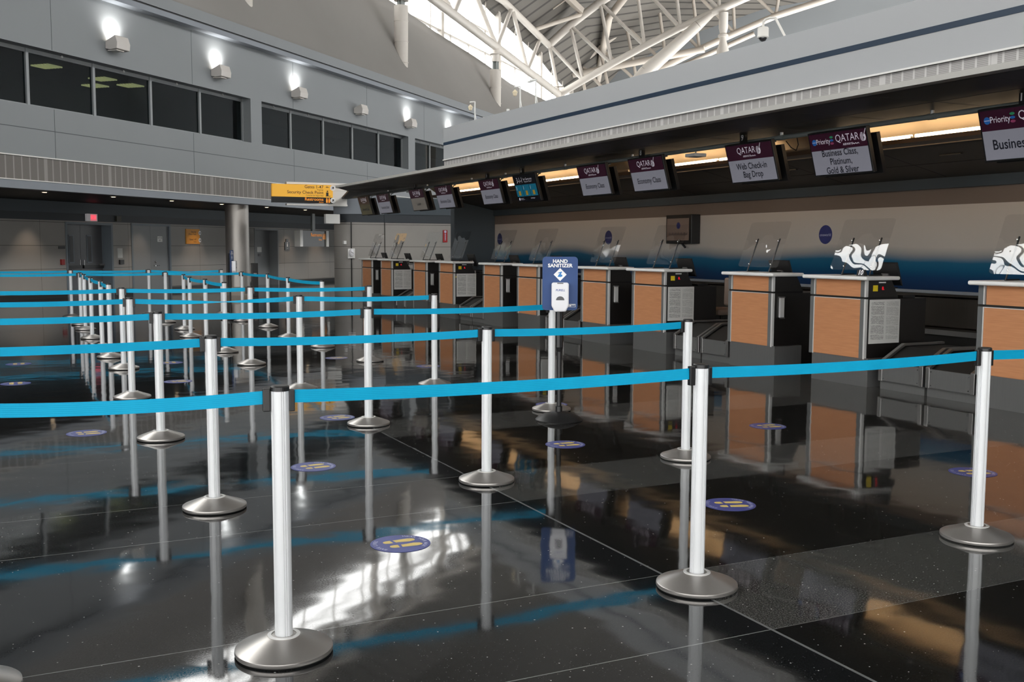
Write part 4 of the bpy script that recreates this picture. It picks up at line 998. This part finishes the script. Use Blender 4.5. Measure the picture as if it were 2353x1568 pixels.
CL = {11: 'wooden check-in counter cut by the right edge of the picture', 10: 'large wooden check-in counter with papers on its side and number 10 on top', 9: 'wooden check-in counter under the Web Check-in screen, black side with metal cover', 8: 'wooden check-in counter with notice, behind the front row pole right of centre', 7: 'wooden check-in counter just right of the hand sanitizer sign', 6: 'wooden check-in counter partly hidden by the left edge of the sanitizer sign', 5: 'wooden check-in counter under the fifth screen, left of the sanitizer sign', 4: 'wooden check-in counter with notice and yellow corner, beside the fourth row end pole', 3: 'wooden check-in counter without notice, third from the far left end', 2: 'wooden check-in counter with notice, second from the far left end', 1: 'farthest wooden check-in counter at the left end of the row'}
for nme, y in CY.items():
    if nme == 10: EV['label'] = CL[10]; EV.location = (8.314, y, 0)
    elif nme == 9: OD['label'] = CL[9]; OD.location = (8.314, y, 0)
    else: dup(EV if nme % 2 == 0 else OD, (8.314, y, 0), CL[nme])
# notices taped to the sides
NS = None
for nme in (10, 8, 6, 4, 2):
    lab = {10: 'large printed notice on the side of the counter with number 10', 8: 'printed notice on the counter side behind the second row end pole', 6: 'printed notice mostly hidden behind the hand sanitizer sign', 4: 'printed notice with yellow triangle on the counter side right of the fourth row pole', 2: 'printed notice on the side of the second farthest counter'}[nme]
    l_ = (8.314+.052, CY[nme]-.004, .467)
    if NS is None:
        p = MB(); p.box(0, .45, -.003, 0, 0, .482); NS = tag(p.build('printed_notice', M['notice']), lab, 'notice', 'notices on the counter sides'); NS.location = l_
    else:
        c = NS.copy(); COL.objects.link(c); c.location = l_; c['label'] = lab
p = MB(); p.flat(([(0, 0), (.06, 0), (.06, .06)], [(0, 1, 2)]), frame((8.335, CY[4]-.006, .87), (1, 0, 0), (0, 0, 1)))
tag(p.build('yellow_sticker', M['yellow']), 'yellow triangular sticker beside the notice on the fourth counter', 'sticker')
# acrylic shields
def shield(lab, y, w_=.775, off=0.0):
    e = thing('acrylic_shield', lab, 'sneeze guard', (8.314, y, 1.203), 0, 'clear acrylic shields on the counters')
    y0 = off; y1 = off+w_; p = MB()
    n = 10; vs = []
    for i in range(2):
        for j in range(2):
            pass
    def P(u, v, d): # u along y, v up the sheet
        return (.20+.21*v-d*.935, y1-(y1-y0)*u, .062+.57*v+d*.35)
    q = rrect(0, 1, 0, 1, .06, 5); nn = len(q)
    p.add([P(u, v, 0) for u, v in q]+[P(u, v, .004) for u, v in q], [list(range(nn)), [i+nn for i in range(nn)][::-1]]+[(i, (i+1) % nn, (i+1) % nn+nn, i+nn) for i in range(nn)])
    p.build('panel', M['acrylic'], e)
    for yy in (y0+.155, y1-.20):
        p = MB(); p.tube((.19, yy, 0), (.36, yy, .42), .009, n=8); p.tube((.19, yy, .008), (.38, yy, .008), .008, n=6); p.build('leg', M['black'], e)
        p = MB(); p.sphere((.218, yy, .10), .012, 6, 8); p.sphere((.332, yy, .39), .012, 6, 8); p.build('bolt', M['chrome'], e)
    return e
SH = shield('x', 8.4)
SL = {11: 'clear shield with bright wavy reflections cut by the right picture edge', 10: 'clear acrylic shield with bright wavy reflections above the number 10', 9: 'clear acrylic shield on the counter below the Web Check-in screen', 8: 'clear acrylic shield overlapping the black wall screen', 7: 'clear acrylic shield above the counter right of the sanitizer sign', 6: 'clear acrylic shield just left above the hand sanitizer sign', 5: 'clear acrylic shield in front of the leftmost wall logo', 4: 'clear acrylic shield before the dark return wall', 3: 'clear acrylic shield reflecting yellow left of the red vertical sign', 2: 'clear acrylic shield on the second farthest counter', 1: 'clear acrylic shield on the farthest counter'}
for nme in CY:
    o_ = {10: .0, 9: .16}.get(nme, .02 if nme % 2 == 0 else .15)
    l_ = (8.314, CY[nme]+o_, 1.203)
    if nme == 10: SH['label'] = SL[10]; SH.location = l_
    else: dup(SH, l_, SL[nme])
# agents' monitors
def agent_monitor():
    e = thing('agent_monitor', 'x', 'computer monitor', (0, 0, 0), 0, 'agent monitors on the counters')
    p = MB(); p.hexa([(.0, -.19, -.02), (.03, -.19, -.035), (.03, .19, -.035), (.0, .19, -.02), (-.0-.09, -.19, .22), (.03-.09, -.19, .23), (.03-.09, .19, .23), (-.09, .19, .22)]); p.build('casing', M['black'], e, bevel=.006)
    p = MB(); p.box(-.06, -.02, -.05, .05, -.02, .1); p.build('stand_bracket', M['steel'], e)
    p = MB(); p.box(-.1, .04, -.1, .1, -.065, -.05); p.tube((-.04, 0, -.055), (-.03, 0, .02), .015, n=8); p.build('stand', M['black'], e)
    return e
AM = agent_monitor(); fst = True
for nme in CY:
    yy = CY[nme]+(.22 if nme % 2 == 0 else .46)
    lab = 'black agent monitor behind the shield on counter %s' % numw[nme]
    l_ = (8.314+.50 if nme % 2 == 0 else 8.314+.44, yy, 1.18+(0.0 if nme % 2 == 0 else .065))
    l_ = (8.314+.545, yy, 1.125)
    if fst: AM.location = l_; AM['label'] = lab; fst = False
    else: dup(AM, l_, lab)
# keyboard trays behind even counters
for nme in (10, 8, 4):
    e = thing('keyboard', 'black keyboard on the low desk behind counter %s' % numw[nme], 'keyboard', (9.0, CY[nme]+.05, .955))
    p = MB(); p.box(-.08, .1, .0, .42, 0, .03); p.build('keys', M['black'], e, bevel=.004)
    p = MB(); p.box(-.17, -.12, .1, .16, 0, .05); p.build('scanner', M['white'], e)
e = thing('counter_number', 'small black block with white number 10 standing on the counter top', 'number sign', (8.42, 8.595, 1.203))
p = MB(); p.prism([(-.01, 0), (.05, 0), (.02, .068), (.005, .068)], 'y', -.055, .055); p.build('block', M['black'], e)
p = MB(); p.flat(text2d('10', .075, bold=.03, shear=.15), frame((-.005, 0, .035), (0, -1, 0), (.2, 0, 1))); p.build('lettering', M['txt_white'], e)

# ================================================================== CONVEYORS
def conveyor(lab, y, w_=.60):
    e = thing('baggage_conveyor', lab, 'conveyor', (8.35, y, 0), 0, 'baggage conveyors between the counters')
    p = MB(); p.box(.03, .9, 0, w_, 0, .09); p.build('kick_plate', M['steel_dull'], e)
    p = MB(); p.box(.0, .02, .05, w_-.05, .095, .285); fp = p.build('front_panel', M['steel_dull'], e)
    for yy in (.07, w_-.07):
        for zz in (.12, .26):
            p = MB(); p.tube((-.004, yy, zz), (.002, yy, zz), .006, n=8); p.build('screw', M['chrome'], fp)
    for yy in (0, w_-.05):
        p = MB(); p.prism([(-.005, .09), (.03, .09), (.03, .285), (.33, .455), (.92, .455), (.92, .48), (.32, .48), (-.005, .30)], 'y', yy, yy+.05); p.build('side_rail', M['alu'] if False else M['steel'], e, bevel=.004)
    p = MB(); p.prism([(.03, .09), (.92, .09), (.92, .445), (.34, .445), (.03, .275)], 'y', .004, w_-.004); p.build('rubber_belt', M['conv_dark'], e)
    return e
CV = None
names = {10: ('stainless baggage conveyor right beside counter ten, left of its pair', 'stainless baggage conveyor nearest the camera, right of its pair beside counter eleven'), 8: ('stainless baggage conveyor beside counter eight, left of its pair', 'stainless baggage conveyor beside counter nine, right of its pair'), 6: ('baggage conveyor beside counter six, left of its pair', 'baggage conveyor beside counter seven behind the sanitizer stand'), 4: ('baggage conveyor beside counter four, left of its pair', 'baggage conveyor beside counter five, right of its pair'), 2: ('baggage conveyor beside counter two, left of its pair', 'baggage conveyor beside counter three, right of its pair')}
for nme in (10, 8, 6, 4, 2):
    for j, dy in enumerate((-.785, -1.42)):
        l_ = (8.35, CY[nme]+dy, 0)
        if CV is None: CV = conveyor(names[nme][j], l_[1])
        else: dup(CV, l_, names[nme][j])
e = thing('collector_conveyor', 'long dark collector conveyor running behind all the counters', 'conveyor', (10.02, 6, 0))
p = MB(); p.box(0.03, .59, -10, 18.2, 0, .50); p.build('frame', M['conv_dark'], e)
p = MB(); p.box(0.0, .03, -10, 18.2, .47, .53); p.build('edge_rail', M['steel'], e)
# office chair glimpsed between counters 8 and 9
e = thing('agent_chair', 'beige upholstered swivel chair seen between counters eight and nine', 'chair', (9.66, 12.7, 0))
p = MB(); p.box(-.24, .24, -.24, .24, .5, .6); p.build('seat', mat('chair_fabric', (150, 132, 120), .8), e, bevel=.04)
p = MB(); p.box(.2, .27, -.22, .22, .62, 1.05); p.build('backrest', mat('chair_back_fabric', (150, 132, 120), .8), e, bevel=.03)
p = MB(); p.tube((0, 0, .06), (0, 0, .5), .03, n=10); p.build('gas_post', M['black'], e)
for i in range(5):
    a = 2*math.pi*i/5; p = MB(); p.tube((0, 0, .08), (.27*math.cos(a), .27*math.sin(a), .04), .018, n=6); p.sphere((.27*math.cos(a), .27*math.sin(a), .03), .03, 6, 8); p.build('leg', M['black'], e)

# ================================================================== OVERHEAD DISPLAYS
TH = math.radians(16)
def display(nme, lab, kind, lines, warm=0, size=.11):
    """faces -X, tilted down; local frame: x right (=-Y world), y up along the panel"""
    yc = CY[nme]+.43
    e = thing('overhead_display', lab, 'display', (8.28, yc, 2.56), 0, 'overhead check-in displays')
    up_ = Vector((-math.sin(TH), 0, math.cos(TH))); rt = Vector((0, -1, 0)); nn = rt.cross(up_)  # towards hall
    def F(x, y, d): return frame(rt*x+up_*y+nn*d, rt, up_)
    W_, H_ = .45, .25
    def slab(x0, x1, y0, y1, d0, d1):
        q = MB(); pts = [rt*x+up_*y+nn*d for d in (d0, d1) for x, y in ((x0, y0), (x1, y0), (x1, y1), (x0, y1))]
        return q.hexa(pts)
    slab(-W_, W_, -H_, H_, -.05, .0).build('bezel', M['black'], e, bevel=.004)
    slab(-.1, .1, -.1, .12, -.14, -.05).build('mounting_bracket', M['black'], e)
    slab(-.44, .44, -.29, .15, -.19, -.14).build('rear_housing', M['black'], e)
    m1, m2 = M['maroon'], M['scr_white']
    if warm == 1: m2 = M['scr_warm']
    if warm == 2: m1, m2 = M['scr_brown'], M['scr_olive']
    sy = H_-.018
    if kind == 'airline':
        sp = .042
        p = MB(); p.flat(rect2(-W_+.018, W_-.018, -sy, sp), F(0, 0, .001)); scr = p.build('screen', m2, e)
        p = MB(); p.flat(rect2(-W_+.018, W_-.018, sp, sy), F(0, 0, .001)); hd = p.build('screen_header', m1, e)
        lx = .20 if nme in (10, 11) else 0; sc = 1.0
        p = MB(); p.flat(text2d('QATAR', .115, bold=-.005, sx=.92), F(lx-.05, .155, .003)); p.flat(text2d('AIRWAYS', .035, bold=.01), F(lx-.05, .085, .003))
        q = []
        for i in range(9): q.append((lx+.02+i*.012, .083+.006*math.sin(i*2.1)))
        p.flat(([(a, b_+.004) for a, b_ in q]+[(a, b_-.004) for a, b_ in q[::-1]], [tuple(range(18))]), F(0, 0, .003))
        p.build('airline_lettering', M['scr_txt'], hd)
        # antelope roundel: striped oval, curved neck and long horns
        p = MB()
        for i in range(7):
            yy = -.042+i*.014; hw = .042*math.sqrt(max(0, 1-(yy/.055)**2)); p.flat(rect2(-hw, hw*.1, yy-.004, yy+.004), F(lx+.185, .145, .003))
        p.flat(([(.0, -.05), (.03, -.04), (.042, -.01), (.036, .022), (.016, .03), (.006, .01), (.018, -.01), (.008, -.03)], [tuple(range(8))]), F(lx+.185, .145, .003))
        p.flat(([(.016, .028), (.024, .022), (.056, .085), (.05, .088)], [tuple(range(4))]), F(lx+.185, .145, .003))
        p.build('airline_roundel', M['scr_txt'], hd)
        if nme in (10, 11):
            p = MB(); p.flat(disc2(.035, n=20), F(-.36, .14, .003)); p.build('alliance_roundel', M['scr_blue'], hd)
            p = MB(); p.flat(text2d('Priority', .085, sx=.85), F(-.22, .14, .003)); p.flat(rect2(-.03, .03, -.002, .002), F(-.36, .14, .004)); p.build('priority_lettering', M['scr_txt'], hd)
            for k_, (mm, dy) in enumerate((('scr_green', .035), ('scr_blue', 0), ('scr_pink', -.035))):
                p = MB(); p.flat(disc2(.013, 0, 0, 14, 2.1), F(-.085, .145+dy, .003)); p.build('tier_mark', M[mm], hd)
        p = MB(); n = len(lines)
        for i, tx in enumerate(lines):
            dy = -.095+((n-1)/2-i)*size*1.0
            p.flat(text2d(tx, size*1.06, bold=.014, sx=.88), F(0, dy, .003))
        p.build('class_lettering', M['scr_dark'], scr)
    else:
        p = MB(); p.flat(rect2(-W_+.018, W_-.018, -sy, sy), F(0, 0, .001)); scr = p.build('screen', M['scr_navy'], e)
        p = MB()
        for i in range(3): p.flat(rect2(-.42+i*.275, -.155+i*.275, -.15, .06), F(0, 0, .002))
        p.build('teal_panels', M['scr_teal'], scr)
        p = MB(); p.flat(text2d('3-1-1', .14, bold=.0, sx=.8), F(-.2, .14, .003)); p.flat(text2d('for Carry-ons', .06), F(.12, .155, .003)); p.flat(text2d('Prepare for Takeoff', .036), F(.12, .11, .003))
        for i in range(3): p.flat(text2d('311'[i], .09), F(-.38+i*.275, .0, .003))
        p.flat(disc2(.026), F(-.36, -.195, .003)); p.flat(text2d('Transportation', .022), F(-.26, -.187, .003)); p.flat(text2d('Security Administration', .018), F(-.24, -.208, .003)); p.flat(text2d('www.tsa.gov', .032), F(.17, -.19, .003))
        p.build('screen_lettering', M['scr_txt'], scr)
        p = MB()
        for i in range(3): p.flat(rect2(-.33+i*.275, -.25+i*.275, -.13, -.05), F(0, 0, .003))
        p.build('gold_icon', M['scr_gold'], scr)
    # bracket hook to the pipe
    p = MB(); p.path([(.05, -.30, .16), (.09, -.30, .23), (.13, -.30, .238)], .010, 6); p.build('mounting_hook', M['pipe'], e)
    return e
display(11, 'overhead screen with Priority logo and Busin cut by the right edge', 'airline', ['Business Class'], 0, .125)
display(10, 'overhead screen reading Business Class, Platinum, Gold & Silver', 'airline', ['Business Class,', 'Platinum,', 'Gold & Silver'], 0, .098)
display(9, 'overhead screen reading Web Check-in Bag Drop', 'airline', ['Web Check-in', 'Bag Drop'], 0, .105)
display(8, 'overhead Economy Class screen under the number 8', 'airline', ['Economy Class'], 0, .105)
display(7, 'overhead Economy Class screen immediately left of the one numbered 8', 'airline', ['Economy Class'], 0, .1)
display(6, 'overhead dark screen with teal 3-1-1 carry-on panels', 'tsa', [])
display(5, 'overhead Economy Class screen left of the teal 3-1-1 screen', 'airline', ['Economy Class'], 0, .1)
display(4, 'overhead Economy Class screen, fourth from the far left end', 'airline', ['Economy Class'], 0, .1)
display(3, 'overhead screen with a faded short word, third from the far left end', 'airline', ['Cashier'], 1, .085)
display(2, 'overhead Economy Class screen, second from the far left end', 'airline', ['Economy Class'], 0, .1)
display(1, 'dim brown and olive overhead screen at the far left end', 'airline', ['Economy Class'], 2, .1)
for nme, dy in ((11, -.02), (9, .13), (8, .13), (6, .13), (5, .1), (3, .1)):
    e = thing('hanging_number_sign', 'small black number sign %d above the overhead screens' % nme, 'number sign', (8.26, CY[nme]+.43+dy, 2.86), 0, 'number signs above the screens')
    p = MB(); p.box(-.02, .02, -.05, .05, -.06, .07); bx_ = p.build('block', M['black'], e)
    p = MB(); p.flat(text2d(str(nme), .105, bold=.03, sx=.9), frame((-.0215, 0, .01), (0, -1, 0), (0, 0, 1))); p.build('lettering', M['txt_white'], bx_)
e = thing('display_pipe', 'long grey conduit pipe carrying the overhead screens', 'pipe', (8.45, 6, 2.84))
p = MB(); p.tube((0, -16, 0), (0, 21.5, 0), .028, n=14); p.build('tube', M['pipe'], e, smooth=True)
for y in (7.72, 10.0, 13.35, 15.45, 17.15+.65, 19.4, 21.2+.7, 24.6):
    p = MB(); p.tube((0, y-6, .02), (0, y-6, .062), .02, n=12); p.build('drop_post', M['alu'], e)
    p = MB(); p.tube((0, y-6-.05, 0), (0, y-6+.05, 0), .033, n=12); p.build('pipe_coupling', M['pipe'], e)
for i, (y, z, x) in enumerate(((11.75, 2.775, 8.45), (22.9, 2.80, 8.45))):
    e = thing('wireless_access_point', ['flat white box hanging from the pipe left of the Web Check-in screen', 'flat white box hanging from the pipe between the second and third far screens'][i], 'access point', (x, y, z))
    p = MB(); p.box(-.10, .10, -.11, .11, -.035, .01); p.build('housing', M['white'], e, bevel=.008)
    p = MB(); p.tube((0, 0, .01), (0, 0, .05), .012, n=8); p.build('stem', M['steel'], e)
for i, (y) in enumerate((9.98, 11.0)):
    p = MB(); p.path([(8.5, y, 2.8), (8.56, y-.03, 2.72), (8.56, y-.12, 2.68), (8.52, y-.2, 2.74), (8.48, y-.22, 2.82)], .006, 6)
    tag(p.build('loose_cable', M['rubber']), ['thin black cable loop left behind the Business Class screen', 'thin black cable loop behind the Web Check-in screen'][i], 'cable')

# ================================================================== WALL SCREEN
e = thing('wall_screen', 'square black wall screen with a dim brown face, above counter eight', 'wall screen', (11.2, 15.90, 1.84))
p = MB(); p.box(-.12, .08, -.40, .40, -.26, .27); p.build('casing', M['black'], e, bevel=.01)
p = MB(); p.flat(rect2(-.37, .33, -.20, .205), frame((-.121, 0, 0), (0, -1, 0), (0, 0, 1))); p.build('screen', mat('screen_glassy_brown', (110, 94, 84), .22, emit=.2, emc=(96, 80, 70)), e)  # even brown face with faint emission
p = MB(); p.flat(disc2(.06), frame((-.123, .0, .07), (0, -1, 0), (0, 0, 1))); sc_ = p.build('screen_roundel', M['oneblue'], e)
p = MB(); vs = []
for i in range(24): p.flat(([(-.31+i*.025, -.105), (-.295+i*.025, -.105), (-.285+i*.025, -.07+.02*math.sin(i*1.7)), (-.30+i*.025, -.065+.02*math.sin(i*1.7))], [(0, 1, 2, 3)]), frame((-.123, 0, 0), (0, -1, 0), (0, 0, 1)))
p.build('screen_script', mat('screen_script_ink', (50, 38, 38), .4), e)
p = MB(); p.tube((-.05, -.02, -.26), (-.03, -.1, -.33), .02, n=8); p.build('cable_elbow', M['rubber'], e)
# vertical red sign on the far wall
e = thing('vertical_red_sign', 'narrow vertical red and white sign on the far wall right of the third shield', 'sign', (12.28, 30.29, 1.84))
p = MB(); p.box(-.075, .075, -.02, 0, -.19, .19); p.build('board', M['red'], e)
p = MB(); p.flat(disc2(.04, 0, .14), frame((0, -.022, 0), (1, 0, 0), (0, 0, 1)))
for i in range(9): p.flat(rect2(-.02, .02, .07-i*.025, .083-i*.025), frame((0, -.022, 0), (1, 0, 0), (0, 0, 1)))
p.build('lettering', M['decal_text'], e)
